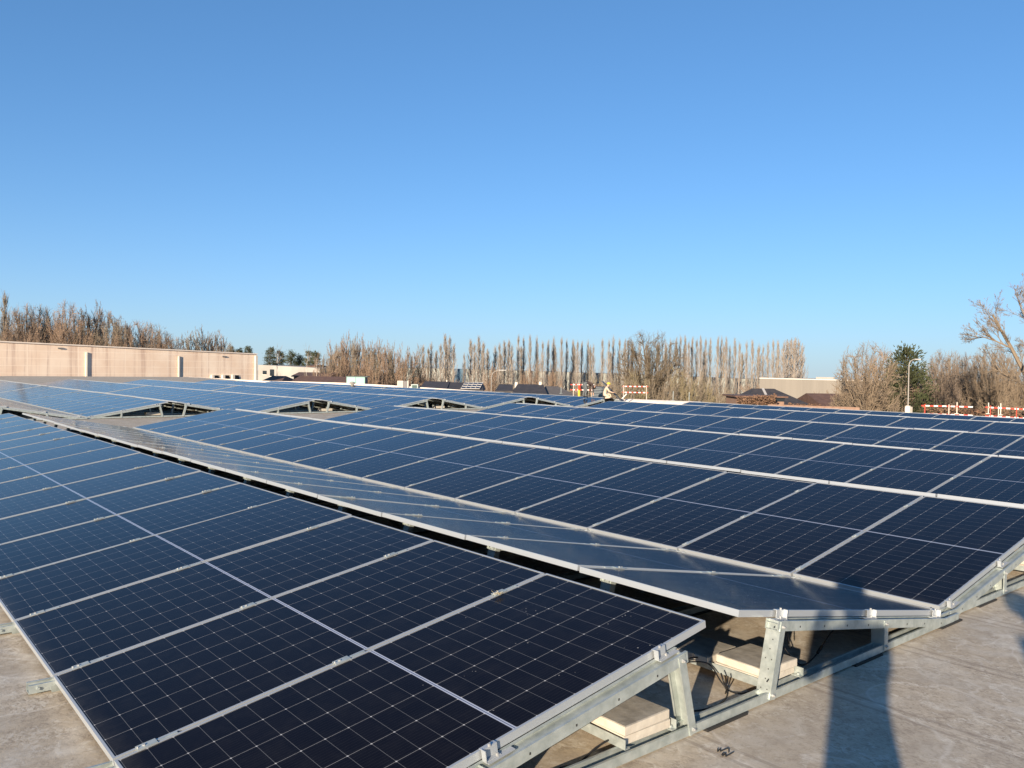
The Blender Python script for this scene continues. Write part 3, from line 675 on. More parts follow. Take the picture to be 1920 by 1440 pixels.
# --- conifers: many small needle sprays through the volume
def conifer(xp, ytop, D, wpx, label, name='conifer', ybot=.28, seed=1, round_=.6, grp=None):
    r = random.Random(seed); gp = at(xp, 700, D); h = at(xp, ytop, D).z-GZ; w = wpx/FPX*D/2
    tr, cr = MB(), MB(); tr.path([(0,0,0),(.05,0,h*.5),(0,0,h*.96)], [.2,.14,.04], 6)
    for i in range(150):
        t = r.random(); z = h*(ybot+(1-ybot)*t); prof_ = (1-t)**round_*(.55+.45*min(1, t*5)); a = r.uniform(0, 2*pi); R_ = w*prof_*r.uniform(.35, 1.08)+.1
        c = Vector((cos(a)*R_, sin(a)*R_, z+r.uniform(-.2,.5))); tr.tube((0,0,z-.3), c, .03, .012, 3, cap=False); s_ = r.uniform(.5, 1.0)*w*.34
        for _ in range(26):
            q = c+Vector((r.gauss(0,s_*.55), r.gauss(0,s_*.55), r.gauss(0,s_*.38))); d = (q-Vector((0,0,z-.4))).normalized()*r.uniform(.12,.30)*max(.6, w/2.4)+Vector((0,0,.06))
            x_ = d.orthogonal().normalized()*.05*max(.8, w/2); a2 = r.uniform(0,pi); x_ = Matrix.Rotation(a2, 3, d.normalized()) @ x_
            cr.add([q-x_, q+x_, q+d], [(0,1,2)]); y_ = x_.cross(d.normalized()); cr.add([q-y_, q+y_, q+d*.9], [(0,1,2)])
    o = thing(name, label, 'tree', (gp.x, gp.y, GZ), 0, grp); tr.build('trunk', M_dark, o); cr.build('crown', M_needle, o); return o
conifer(1699, 661, 84, 100, 'dark green conifer beside the right street lamp', 'pine_tree', .3, 3, .48)
for i, (x, y, w, d) in enumerate([(506,655,30,150),(524,662,34,152),(545,664,34,148),(562,670,30,150),(580,661,26,149),(592,664,24,146)]):
    conifer(x, y, d, w, 'dark pine number %d from the left above the white building' % (i+1), 'pine_tree', .4, i+5, .35, 'pines above the white building')
for i, (x, y, w) in enumerate([(433,654,22),(449,657,24),(465,652,24)]):
    conifer(x, y, 180, w, ['low dark pine top behind the wall, right of bare trees', 'middle low pine top behind the right end of the wall', 'rightmost low pine top just above the wall end'][i], 'pine_tree', .5, i+15, .4, 'low pines behind the wall end')

# --- pinkish wall building on the left
M_pink = mat('pinkish wall', (.62, .47, .38), .9); g = G(M_pink); v = g.co()
sp_ = g.n('ShaderNodeSeparateXYZ'); g.t.links.new(v, sp_.inputs[0])
st = g.noise(g.co((1.1, 1, .05)), 1.1, 6, .7); blot = g.noise(v, .35, 4)
c = g.mix(g.ramp(blot, .35, .65), (.77, .585, .44), (.86, .70, .55))
c = g.mix(g.ramp(st, .50, .66, 0, .7), c, (.46, .31, .24))
hz = g.math('LESS_THAN', g.math('ABSOLUTE', g.math('SUBTRACT', g.math('FRACT', g.math('MULTIPLY', sp_.outputs[2], 1.25)), .5)), .035)
vz = g.math('LESS_THAN', g.math('ABSOLUTE', g.math('SUBTRACT', g.math('FRACT', g.math('MULTIPLY', sp_.outputs[0], .19)), .5)), .008)
c = g.mix(g.math('MULTIPLY', g.math('MAXIMUM', hz, vz), .45), c, (.95, .82, .68)); g.base(c)
M_wdark = mat('dark glazing', (.02, .025, .03), .25); M_trim = noisy('cream trim', (.60, .53, .44), (.66, .60, .51), 1, .8)
wl, wr = at(0, 640, 86), at(481, 663.5, 110)
wd = Vector((wr.x-wl.x, wr.y-wl.y, 0)); WL = wd.length; wd.normalize(); ang_ = atan2(wd.y, wd.x)
o = thing('wall_building', 'long pinkish walled building with pilasters beyond the left roof', 'building', (wl.x, wl.y, 0), ang_)
slope = (wr.z-wl.z)/WL; zt_ = lambda x: wl.z+slope*x
b = MB(); b.add([(-30,0,GZ),(WL,0,GZ),(WL,0,zt_(WL)),(-30,0,zt_(-30)),(-30,26,GZ),(WL,26,GZ),(WL,26,zt_(WL)),(-30,26,zt_(-30))], [(0,1,2,3),(1,5,6,2),(4,0,3,7),(3,2,6,7),(5,4,7,6)])
b.build('wall', M_pink, o)
b = MB(); b.add([(-30,-.12,zt_(-30)-.08),(WL+.1,-.12,zt_(WL)-.08),(WL+.1,-.12,zt_(WL)+.05),(-30,-.12,zt_(-30)+.05),(-30,.4,zt_(-30)-.08),(WL+.1,.4,zt_(WL)-.08),(WL+.1,.4,zt_(WL)+.05),(-30,.4,zt_(-30)+.05)], [(0,1,2,3),(1,5,6,2),(3,2,6,7),(4,0,3,7)])
b.build('coping', M_cop, o)
def along(xp):                         # photo column -> distance along the wall
    d = ray(xp, 700); n_ = Vector((-wd.y, wd.x, 0)); t = (Vector((wl.x, wl.y, 0))-CAM).dot(n_)/d.dot(n_); return (CAM+d*t-Vector((wl.x, wl.y, 0))).dot(wd)
for xp in (162, 335):
    s_ = along(xp); b = MB(); b.box(s_-.10, s_+.06, -.17, .01, GZ, zt_(s_)-.75); b.build('pilaster', M_trim, o)
b = MB(); b.box(WL-.3, WL+.02, -.28, .01, GZ, zt_(WL)-.25); b.build('pilaster', M_trim, o)
for xp in (405, 425, 443):
    s_ = along(xp); z_ = at(xp, 704, 105).z; b = MB(); b.box(s_-.42, s_+.42, -.012, .02, z_-.95, z_); f_ = b.build('window', M_wdark, o)
    b = MB(); b.box(s_-.75, s_-.42, -.35, .0, z_-1.0, z_+.05); b.box(s_+.42, s_+.46, -.05, .0, z_-1., z_+.05); b.box(s_-.42, s_+.42, -.05, .0, z_, z_+.05); b.build('frame', M_trim, f_)
for xp, yp in ((112, 653), (419, 668)):
    s_ = along(xp); z_ = at(xp, yp, 92 if xp < 200 else 105).z; b = MB(); b.box(s_-.25, s_+.3, -.15, -.01, z_-.07, z_+.05); b.build('wall_lamp', mat('lamp housing', (.2,.19,.18), .6), o)

# --- halls and houses
def shell(name, label, cat, x0, x1, y0, y1, D0, D1, depth, m, trim=None, seams=0):
    """flat roofed hall: photo columns x0..x1, roof line y0..y1, depths D0..D1"""
    a, c = at(x0, y0, D0), at(x1, y1, D1); d = Vector((c.x-a.x, c.y-a.y, 0)); L = d.length; an = atan2(d.y, d.x)
    o = thing(name, label, cat, (a.x, a.y, 0), an); b = MB()
    b.add([(0,0,GZ),(L,0,GZ),(L,0,c.z),(0,0,a.z),(0,depth,GZ),(L,depth,GZ),(L,depth,c.z),(0,depth,a.z)], [(0,1,2,3),(1,5,6,2),(4,0,3,7),(3,2,6,7),(5,4,7,6)]); b.build('wall', m, o)
    if trim:
        b = MB(); b.add([(-.1,-.1,a.z-.05),(L+.1,-.1,c.z-.05),(L+.1,-.1,c.z+.14),(-.1,-.1,a.z+.14),(-.1,.5,a.z-.05),(L+.1,.5,c.z-.05),(L+.1,.5,c.z+.14),(-.1,.5,a.z+.14)], [(0,1,2,3),(1,5,6,2),(3,2,6,7),(4,0,3,7)]); b.build('roof_edge', trim, o)
    return o, L
def cladding(name, c1, c2, freq=.9):
    m = mat(name, c1, .6); g = G(m); v = g.co((1,1,.02)); n = g.noise(v, freq, 5, .8); g.base(g.mix(g.ramp(n, .42, .58), c1, c2)); return m
M_hall = cladding('grey green cladding', (.15, .17, .16), (.34, .36, .33)); M_blue = cladding('blue cladding', (.008, .035, .08), (.03, .10, .16), .7)
M_beige = cladding('beige cladding', (.155, .135, .112), (.18, .157, .13), .3); M_dk = cladding('dark cladding', (.06, .05, .048), (.10, .085, .08), .4)
M_white = noisy('white render', (.28, .26, .235), (.38, .355, .325), .25, .85)
shell('industrial_hall', 'long grey green industrial hall behind the poplar trunks, left part', 'building', 745, 851.5, 689.5, 691.5, 255, 250, 30, M_hall)
shell('industrial_hall', 'small blue clad hall section between the poplar groups', 'building', 852, 873, 691.5, 692, 249, 248, 28, M_blue)
shell('industrial_hall', 'long grey green industrial hall behind the main poplar row', 'building', 874, 1130, 692, 700, 247, 238, 30, M_hall)
shell('industrial_hall', 'right hand grey hall behind the right poplars', 'building', 1131, 1440, 700, 712, 236, 225, 30, M_hall)
M_beigetrim = mat('pale roof edge', (.48, .45, .41), .6)
o, L = shell('beige_hall', 'large plain beige hall with pale roof edge right of the poplars', 'building', 1425, 1700, 709.5, 716, 150, 140, 40, M_beige, M_beigetrim)
b = MB(); p = 13.5; z_ = at(1512, 707, 147).z
b.box(9.5, 12.6, 1, 3, z_-.9, z_+.05); b.build('roof_vent', M_white, o)
shell('dark_hall', 'dark brown hall with pale fascia behind the right thicket', 'building', 1725, 2060, 720, 726, 118, 112, 30, M_dk, M_beigetrim)
b = MB(); a = at(1772, 715, 117); d = (at(1788, 716, 117)-a); b.box(0, d.length, -.6, 0, -.35, .1); o = b.build('roof_hatch', M_trim); o.location = a; o.rotation_euler = (0,0,atan2(d.y,d.x)); tag(o, 'small cream roof hut glinting through the right thicket', 'roof hut')
o, L = shell('white_building', 'white flat roofed building with dark windows before the pines', 'building', 484, 600, 684, 690, 142, 136, 14, M_white)
for xa, xb, ya, yb in ((484.6,493,695,702),(508,515.5,692.5,705)):
    s0 = (at(xa,700,141)-at(484,700,142)).to_2d().length; s1 = (at(xb,700,140.5)-at(484,700,142)).to_2d().length
    b = MB(); b.box(s0, s1, -.03, .0, at(xa,yb,141).z, at(xa,ya,141).z); f_ = b.build('window', M_wdark, o)
    b = MB(); b.box(s0-.08, s1+.08, -.06, -.03, at(xa,yb,141).z-.1, at(xa,yb,141).z); b.build('sill', M_trim, f_)
M_tile = noisy('dark roof tiles', (.035, .032, .035), (.06, .052, .05), 2, .75, bump=.3); M_tileb = noisy('brown roof tiles', (.10, .055, .04), (.15, .085, .06), 2, .8, bump=.3)
M_brick = noisy('brown brick', (.22, .13, .09), (.28, .18, .13), 3, .9)
def house(name, label, x0, x1, yr, ye, D, hipl, hipr, mroof, mwall=M_brick, depth=9, chim=(), rise=None, extra=None):
    """pitched roof house: photo columns of the eaves, ridge row yr, eave row ye"""
    xm = (x0+x1)/2; a, c = at(x0, ye, D), at(x1, ye, D); d = Vector((c.x-a.x, c.y-a.y, 0)); L = d.length; an = atan2(d.y, d.x)
    zr = at(xm, yr, D+depth/2).z; ze = at(xm, ye, D).z
    o = thing(name, label, 'house', (a.x, a.y, 0), an); b = MB(); b.box(.3, L-.3, .3, depth-.3, GZ, ze-.02); b.build('wall', mwall, o)
    hl, hr = hipl/FPX*D, hipr/FPX*D
    b = MB(); b.add([(0,0,ze),(L,0,ze),(L,depth,ze),(0,depth,ze),(hl,depth/2,zr),(L-hr,depth/2,zr),(0,0,ze-.15),(L,0,ze-.15),(L,depth,ze-.15),(0,depth,ze-.15)],
        [(0,1,5,4),(1,2,5),(2,3,4,5),(3,0,4),(6,7,1,0),(7,8,2,1),(8,9,3,2),(9,6,0,3),(9,8,7,6)]); rf = b.build('roof', mroof, o)
    for xc, wc, hc in chim:
        s_ = (xc-x0)/(x1-x0)*L; w_ = wc/FPX*D; b = MB(); b.box(s_-w_/2, s_+w_/2, depth/2-w_*.6, depth/2+w_*.4, zr-.8, zr+hc/FPX*D); b.build('chimney', M_trim, rf)
    return o, L, depth, ze, zr, rf
house('terraced_house', 'long dark roofed house row left of the rooftop solar panels', 787, 838, 715, 728, 100, 2, 0, M_tile, chim=((832,2,3),))
o, L, dp, ze, zr, rf = house('terraced_house', 'dark roofed house carrying four columns of small solar panels', 838, 906, 717, 731, 100, 0, 4, M_tile)
def roofpt(L, dp, ze, zr, u, v): return Vector((u*L, v*dp/2, ze+(zr-ze)*v))
for i in range(4):
    for j in range(3):
        u0 = .40+i*.13+.02*(j-1); v0 = .08+j*.29
        P_ = [roofpt(L,dp,ze,zr,u0+a_*.122+.03*b_, v0+b_*.27)+Vector((0,-.05,.09)) for a_, b_ in ((0,0),(1,0),(1,1),(0,1))]
        b = MB(); b.add(P_, [(0,1,2,3)]); q = b.build('rooftop_panel', M_glass, rf)
        b = MB()
        for k_ in range(4): b.tube(P_[k_], P_[(k_+1)%4], .045, .045, 4)
        b.build('panel_rim', M_beigetrim, rf) if False else b.build('panel_rim', M_beigetrim, rf)
house('detached_house', 'small dark hipped roof behind parapet, left of the twin chimneys', 928, 962, 720.5, 733, 96, 7, 2, M_tile)
house('detached_house', 'black tiled house with two pale chimneys', 961, 1026, 720.5, 738, 92, 9, 5, M_tile, chim=((968,5,4),(1015,5,5)))
house('detached_house', 'grey hipped roof right of the house with two chimneys', 1022, 1084, 724.5, 742, 93, 3, 34, noisy('grey roof', (.10,.09,.085), (.14,.125,.11), 2, .8))
o, L, dp, ze, zr, rf = house('hipped_house', 'black hipped roof house with a white stripe on the right', 1404, 1523, 729, 759, 88, 28, 47, M_tile)
b = MB(); P_ = [roofpt(L,dp,ze,zr,u_,v_)+Vector((0,-.02,.07)) for u_, v_ in ((.36,.50),(.40,.50),(.435,.99),(.395,.99))]; P_ += [p_-Vector((0,0,.06)) for p_ in P_]; b.add(P_, [(0,1,2,3),(0,4,5,1),(1,5,6,2),(3,7,4,0)]); b.build('white_stripe', M_beigetrim, rf)
o, L, dp, ze, zr, rf = house('brick_annexe', 'low brown brick annexe with window before the black hipped roof', 1379, 1478, 741, 742.5, 80, 3, 3, M_tileb, depth=5)
for xa, xb, ya, yb in ((1418,1427,749,757),(1455,1473,745,753)):
    s0 = (at(xa,740,80)-at(1379,740,80)).to_2d().length; s1 = (at(xb,740,80)-at(1379,740,80)).to_2d().length
    b = MB(); b.box(s0, s1, .27, .299, at(xa,yb,80).z, at(xa,ya,80).z); b.build('window', M_wdark, o)
house('dark_house', 'plain dark roofed house left of the pollard trees', 1543, 1650, 738.5, 763, 86, 0, 0, M_tileb, depth=10)
b = MB(); a, c = at(1440,758,74), at(1612,762,70); d = Vector((c.x-a.x, c.y-a.y, 0)); b.box(0, d.length, 0, .25, GZ, a.z); o = b.build('garden_wall', M_brick); o.location = (a.x,a.y,0); o.rotation_euler = (0,0,atan2(d.y,d.x)); tag(o, 'low reddish brick garden wall below the black hipped roof', 'wall')
house('low_house', 'small dark trapezoid roof before the white building', 486, 527, 704.5, 716, 112, 7, 8, M_tileb, M_white)
house('low_house', 'long brown roof right of the white building', 540, 652, 705.5, 719, 110, 5, 4, M_tileb)
house('low_house', 'upper brown roof strip behind the long brown roof', 546, 620, 698, 705, 124, 0, 0, M_tileb)
house('low_house', 'small cream house peeking above the white building under birches', 574, 592, 683.5, 686, 140, 2, 2, M_tileb, M_trim)
# hedge of dry leaves
def hedge(x0, x1, y0, y1, D, label, m, n=5200, seed=2):
    r = random.Random(seed); b = MB()
    for i in range(n):
        x = r.uniform(x0, x1); top = y0+(y1-y0)*(x-x0)/(x1-x0)+r.gauss(0, 1.0); t = r.random()**.7; c = at(x, top, D+r.uniform(-.8,.8)); c.z = GZ+.3+(c.z-GZ-.3)*(.35+.65*t)
        s_ = r.uniform(.06, .14); d = Vector((r.gauss(0,1), r.gauss(0,1), r.gauss(0,1))).normalized()*s_; e = d.orthogonal().normalized()*s_*.7
        b.add([c-d, c+e, c+d, c-e], [(0,1,2,3)])
    cc = at((x0+x1)/2, y0, D); cc.z = GZ; b.v = [tuple(Vector(v)-cc) for v in b.v]
    o = b.build('hedge', m); o.location = cc; return tag(o, label, 'hedge')
hedge(1381, 1455, 744, 741, 77, 'reddish brown beech hedge before the brick annexe', M_leaf)
hedge(1478, 1545, 757, 760, 76, 'low reddish hedge below the black hipped roof', M_leaf, 2500, 4)
hedge(1730, 1925, 764, 771, 66, 'rusty brown hedge seen through the right barriers', M_leaf, 4000, 6)

# --- street lamps
M_pole = mat('lamp pole', (.27, .25, .225), .6, .2)
def lamp(xp, ytop, D, label, arm, thick=.09, box=False):
    g0 = at(xp, 700, D); h = at(xp, ytop, D).z-GZ; o = thing('street_lamp', label, 'street lamp', (g0.x, g0.y, GZ), atan2(_r0.y, _r0.x))
    b = MB(); R_ = arm/FPX*D
    pts = [(0,0,0),(0,0,h*.5),(0,0,h-R_*.55)]+[(R_*.6*(1-cos(t)), 0, h-R_*.55+R_*.52*sin(t)) for t in (.4,.8,1.2,1.5)]
    b.path(pts, [thick,thick*.8,thick*.6,thick*.55,thick*.5,thick*.5,thick*.5], 8, 0); b.build('pole', M_pole, o)
    b = MB(); x_ = pts[-1][0]; b.box(x_-.05, x_+R_*.5, -.12, .12, h-R_*.03-.05, h-R_*.03+.05); b.build('lamp_head', mat('lamp head', (.35,.34,.33), .5), o)
    if box: b = MB(); b.box(-.32, .0, -.16, .16, 0, 1.0); b.box(-.28,-.02,-.12,.12,1.0,1.9) ; b.build('cabinet', M_trim, o)
    return o
lamp(921.5, 693, 104, 'curved pale street lamp in the middle before the poplars', 26)
o = lamp(1704, 673, 68, 'tall pale street lamp beside the dark conifer on the right', 20, .075)
b = MB(); b.box(-.22,.22,-.2,.2,GZ,at(1704,763,66).z); b.box(-.2,-.02,-.15,.15,GZ,at(1704,761,66).z) ; q = b.build('utility_box', M_trim); p = at(1704,763,66.5); q.location = (p.x,p.y,0); tag(q, 'small pale utility box at the foot of the right lamp', 'utility box')

# --- equipment by the parapet
b = MB(); b.box(PX+.36, PX+6, 30, 80, GZ, -.75); tag(b.build('annexe_roof', noisy('annexe roof', (.2,.18,.16), (.26,.23,.2), 1)), 'lower annexe roof beyond the parapet', 'building', kind='structure')
M_green = noisy('mint green paint', (.22, .42, .36), (.26, .47, .40), 1, .55)
def boxed(name, label, cat, xa, xb, ya, yb, D, depth, m, zb=-.75):
    a, c = at(xa, ya, D), at(xb, ya, D); L = (c-a).length; d = c-a; zt2 = a.z; zb2 = at(xa, yb, D).z if zb is None else zb
    o = thing(name, label, cat, (a.x, a.y, zb2), atan2(d.y, d.x)); return o, L, zt2-zb2
o, L, H = boxed('ventilation_cabinet', 'mint green twin ventilation cabinet behind the parapet', 'ventilation unit', 650, 684, 706.5, 0, 66, 1, M_green)
b = MB(); b.box(0, L*.49, 0, 1.1, 0, H); b.build('door', M_green, o); b = MB(); b.box(L*.51, L, 0, 1.1, 0, H); b.build('door', M_green, o)
b = MB(); b.box(-.03, L+.03, .03, 1.15, .0, H-.03); b.box(-.05, L+.22, -.05, 1.2, H, H+.06); b.build('casing', mat('dark casing', (.06,.08,.075), .6), o)
o, L, H = boxed('air_conditioner', 'cream ribbed air conditioning unit standing behind the parapet', 'air conditioner', 745, 765, 714, 0, 56, 1, M_trim)
b = MB()
for i in range(7): b.box(i*L*.08, i*L*.08+L*.05, -.03, .0, .05, H-.03)
b.box(0, L*.55, 0, .8, 0, H); b.build('ribbed_casing', M_trim, o)
b = MB(); b.box(L*.56, L, .02, .8, 0, H-.02); b.build('side_panel', mat('grey side', (.16,.15,.15), .7), o)
b = MB(); b.box(L-.03, L+.03, -.02, .02, 0, H+.02); b.build('corner_post', M_trim, o)
o, L, H = boxed('small_cabinet', 'small grey green cabinet right of the air conditioner', 'cabinet', 771, 783.5, 720.5, 0, 54, 1, M_hall)
b = MB(); b.box(0, L, 0, .5, 0, H); b.build('casing', mat('pale rim', (.4,.45,.42), .6), o); b = MB(); b.box(.06, L-.06, -.02, -.001, H-.28, H-.05); b.build('grille', mat('dark grille', (.05,.09,.08), .7), o)
p = at(660.5, 724, 58); b = MB(); b.tube((0,0,0), (0,0,.16), .12, .12, 12)
n_ = 14
for i in range(5):
    a0, a1 = i/5*pi/2, (i+1)/5*pi/2; b.tube((0,0,.16+.16*sin(a0)), (0,0,.16+.16*sin(a1)), .22*cos(a0)+.004, .22*cos(a1)+.004, n_, cap=True)
o = b.build('roof_vent', mat('grey vent', (.25,.24,.22), .8), smooth=True); o.location = (p.x, p.y, p.z); tag(o, 'round grey mushroom roof vent before the green cabinet', 'roof vent')
b = MB(); b.tube((0,0,ROOFZ-p.z-.05), (0,0,.02), .07, .07, 8); b.build('pipe', M_hall, o)

# --- barriers, posts, materials at the far roof edge
M_red = mat('signal red', (.55, .06, .035), .7); M_wh = mat('barrier white', (.80, .76, .72), .55)
def onX(x, y, X):
    d = ray(x, y); return CAM+d*((X-CAM.x)/d.x)
def barrier(xa, ya, xb, yb, dz, posts, label, X=31.17, rails=2, stripe_px=7.5):
    a, c = onX(xa, ya, X), onX(xb, yb, X); d = c-a; L = d.length; o = thing('safety_barrier', label, 'barrier', (a.x, a.y, 0), 0, 'red and white edge barriers')
    for j in range(rails):
        b = MB(); n = max(3, int(abs(xb-xa)/stripe_px))
        for i in range(n):
            p, q = a+d*(i/n)-Vector((a.x,a.y,0)), a+d*((i+1)/n)-Vector((a.x,a.y,0))
            z0 = p.z-j*dz-.035; z1 = q.z-j*dz-.035
            b.add([(p.x-.015,p.y,z0),(q.x-.015,q.y,z1),(q.x-.015,q.y,z1+.050),(p.x-.015,p.y,z0+.050),(p.x+.015,p.y,z0),(q.x+.015,q.y,z1),(q.x+.015,q.y,z1+.050),(p.x+.015,p.y,z0+.050)], [(3,2,1,0),(4,5,6,7),(2,3,7,6),(0,1,5,4),(0,4,7,3),(1,2,6,5)], i % 2)
        b.build('rail', [M_red, M_wh], o)
    for xp, m_ in posts:
        q = onX(xp, ya, X); t = (q-a).dot(d)/L/L; p = d*t; b = MB(); b.box(p.x-.035, p.x-.018, p.y-.012, p.y+.012, .02-0, a.z+p.z+.06); b.build('post', m_, o)
    return o
barrier(1728, 760, 1824, 762.5, .31, ((1735, M_red), (1780, M_trim)), 'red and white barrier left of the gap on the right edge')
barrier(1848, 763, 1960, 769, .31, ((1858, M_red), (1873, M_trim), (1907, M_red)), 'red and white barrier running off the right picture edge')
barrier(1167.5, 724, 1215, 724.5, .31, ((1170, M_trim), (1213, M_trim)), 'free standing red and white barrier right of the workers', stripe_px=4.2)
barrier(1070, 720.8, 1114, 721, .29, ((1076, M_trim), (1085, M_red)), 'red and white barrier behind the bending worker', stripe_px=4.2)
for i, (xp, y0_, y1_) in enumerate(((1052,725,738),(1262,733,751),(1292,735,753),(1794,754,776),(1853,755,776),(1876,756,778))):
    a, c = onX(xp, y0_, 31.17), onX(xp, y1_, 31.17); b = MB(); b.tube((0,0,0), (0,0,a.z-c.z), .018, .018, 6); b.box(-.06,.06,-.06,.06,-.005,.02)
    o = b.build('edge_post', M_trim if i > 2 else M_galv); o.location = c
    tag(o, 'thin upright post on the parapet, number %d counted from the left' % (i+1), 'post', 'thin posts along the parapet')
# crumpled white membrane along the parapet foot
b = MB(); r = random.Random(8); N = 60; P0, P1 = onX(1169, 753, 30.6), onX(1308, 759, 30.6)
for i in range(N+1):
    t = i/N; q = P0.lerp(P1, t); w = .035*sin(i*1.15+r.gauss(0,.3))+r.gauss(0,.008)
    for j, (dx, dz) in enumerate(((.35,.14),(.18,.12),(.05,.04),(-.02,-.02+w),(-.06,-.10+w*.6))): b.v.append((q.x+dx, q.y, max(q.z+dz, ROOFZ+.01)))
for i in range(N):
    for j in range(4): b.f.append((i*5+j, i*5+j+1, (i+1)*5+j+1, (i+1)*5+j)); b.m.append(0)
tag(b.build('membrane_sheet', M_cop, smooth=True), 'crumpled pale membrane sheet lying along the foot of the parapet', 'membrane sheet')
for i, (xa, xb) in enumerate(((1171,1181),(1192,1196),(1197,1211),(1217,1224),(1227,1241),(1244,1256),(1258,1274),(1283,1292))):
    a = onX(xa, 754.5+(xa-1170)*.05, 30.5); c = onX(xb, 754.5+(xb-1170)*.05, 30.5); b = MB(); b.tube(a, c, .035, .03, 8)
    tag(b.build('cable_bundle', mat('grey foil', (.16,.17,.18), .6)), 'dark grey roll number %d under the crumpled membrane' % (i+1), 'roll', 'dark rolls under the membrane')
a, c = onX(1153, 751.5, 29.2), onX(1167, 752.5, 29.2); b = MB(); b.tube(a, c, .07, .07, 12); tag(b.build('black_pipe', M_rub), 'black pipe piece lying right of the kneeling worker', 'pipe')
a, c = onX(1163, 751, 29.6), onX(1175, 738.5, 29.6); b = MB(); b.tube(a, c, .03, .03, 6); tag(b.build('white_pole', M_wh), 'short white pole leaning up beside the black pipe', 'pole')
# stack of panels on edge
o = thing('panel_stack', 'grey slatted stack of panels between the two workers', 'panel stack', onX(1109, 746, 29.8))
a = onX(1109, 746, 29.8); c = onX(1128, 746, 29.8); d = c-a
for i in range(7):
    b = MB(); b.box(0, .5, min(0,d.y), max(0,d.y), .02+i*.082, .05+i*.082); b.build('stacked_panel', M_galv, o)
b = MB(); b.box(.02,.48, min(0,d.y)+.03, max(0,d.y)-.03, .0, .6); b.build('panel_core', mat('stack core', (.05,.055,.07), .6), o)

# ================================================================== PEOPLE
M_skin = mat('skin', (.50, .30, .21), .6); M_hair = mat('dark hair', (.03,.022,.018), .8); M_denim = mat('blue denim', (.03,.045,.075), .85); M_grey = mat('grey work trousers', (.10,.11,.115), .85)
M_jack = mat('dark brown jacket', (.045,.028,.025), .8); M_black = mat('black coat', (.015,.015,.017), .8); M_shoe = mat('boots', (.02,.018,.015), .7); M_hivis = mat('yellow hi vis', (.60,.50,.05), .7); M_beigec = mat('beige trousers', (.55,.42,.31), .85); M_orange = mat('red hi vis', (.45,.06,.03), .8)
def body(name, J, E_, root, parent_mats, eyes=True):
    """J joint -> (co, radius); E_ list of (a, b, material)"""
    names = list(J); idx = {n: i for i, n in enumerate(names)}
    me = bpy.data.meshes.new('sk'); me.from_pydata([J[n][0] for n in names], [(idx[a], idx[b]) for a, b, m in E_], [])
    o = bpy.data.objects.new('sk', me); S.collection.objects.link(o)
    sk_ = o.modifiers.new('s', 'SKIN'); sk_.use_smooth_shade = True
    for i, n in enumerate(names):
        v = me.skin_vertices[0].data[i]; v.radius = (J[n][1],)*2 if not isinstance(J[n][1], tuple) else J[n][1]; v.use_root = (n == root)
    ss_ = o.modifiers.new('u', 'SUBSURF'); ss_.levels = 2; ss_.render_levels = 2
    dg = bpy.context.evaluated_depsgraph_get(); dg.update(); m2 = bpy.data.meshes.new_from_object(o.evaluated_get(dg)); bpy.data.objects.remove(o)
    mats = []
    for _, _, m in E_:
        if m not in mats: mats.append(m)
    m2.materials.clear()
    for m in mats: m2.materials.append(m)
    segs = [(Vector(J[a][0]), Vector(J[b][0]), mats.index(m)) for a, b, m in E_]
    for p in m2.polygons:
        c = p.center; best = 1e9
        for a, b2, mi in segs:
            d = b2-a; t = max(0, min(1, (c-a).dot(d)/max(1e-9, d.length_squared))); dd = (a+d*t-c).length
            if dd < best: best = dd; k = mi
        p.material_index = k; p.use_smooth = True
    ob = bpy.data.objects.new(name, m2); S.collection.objects.link(ob); return ob
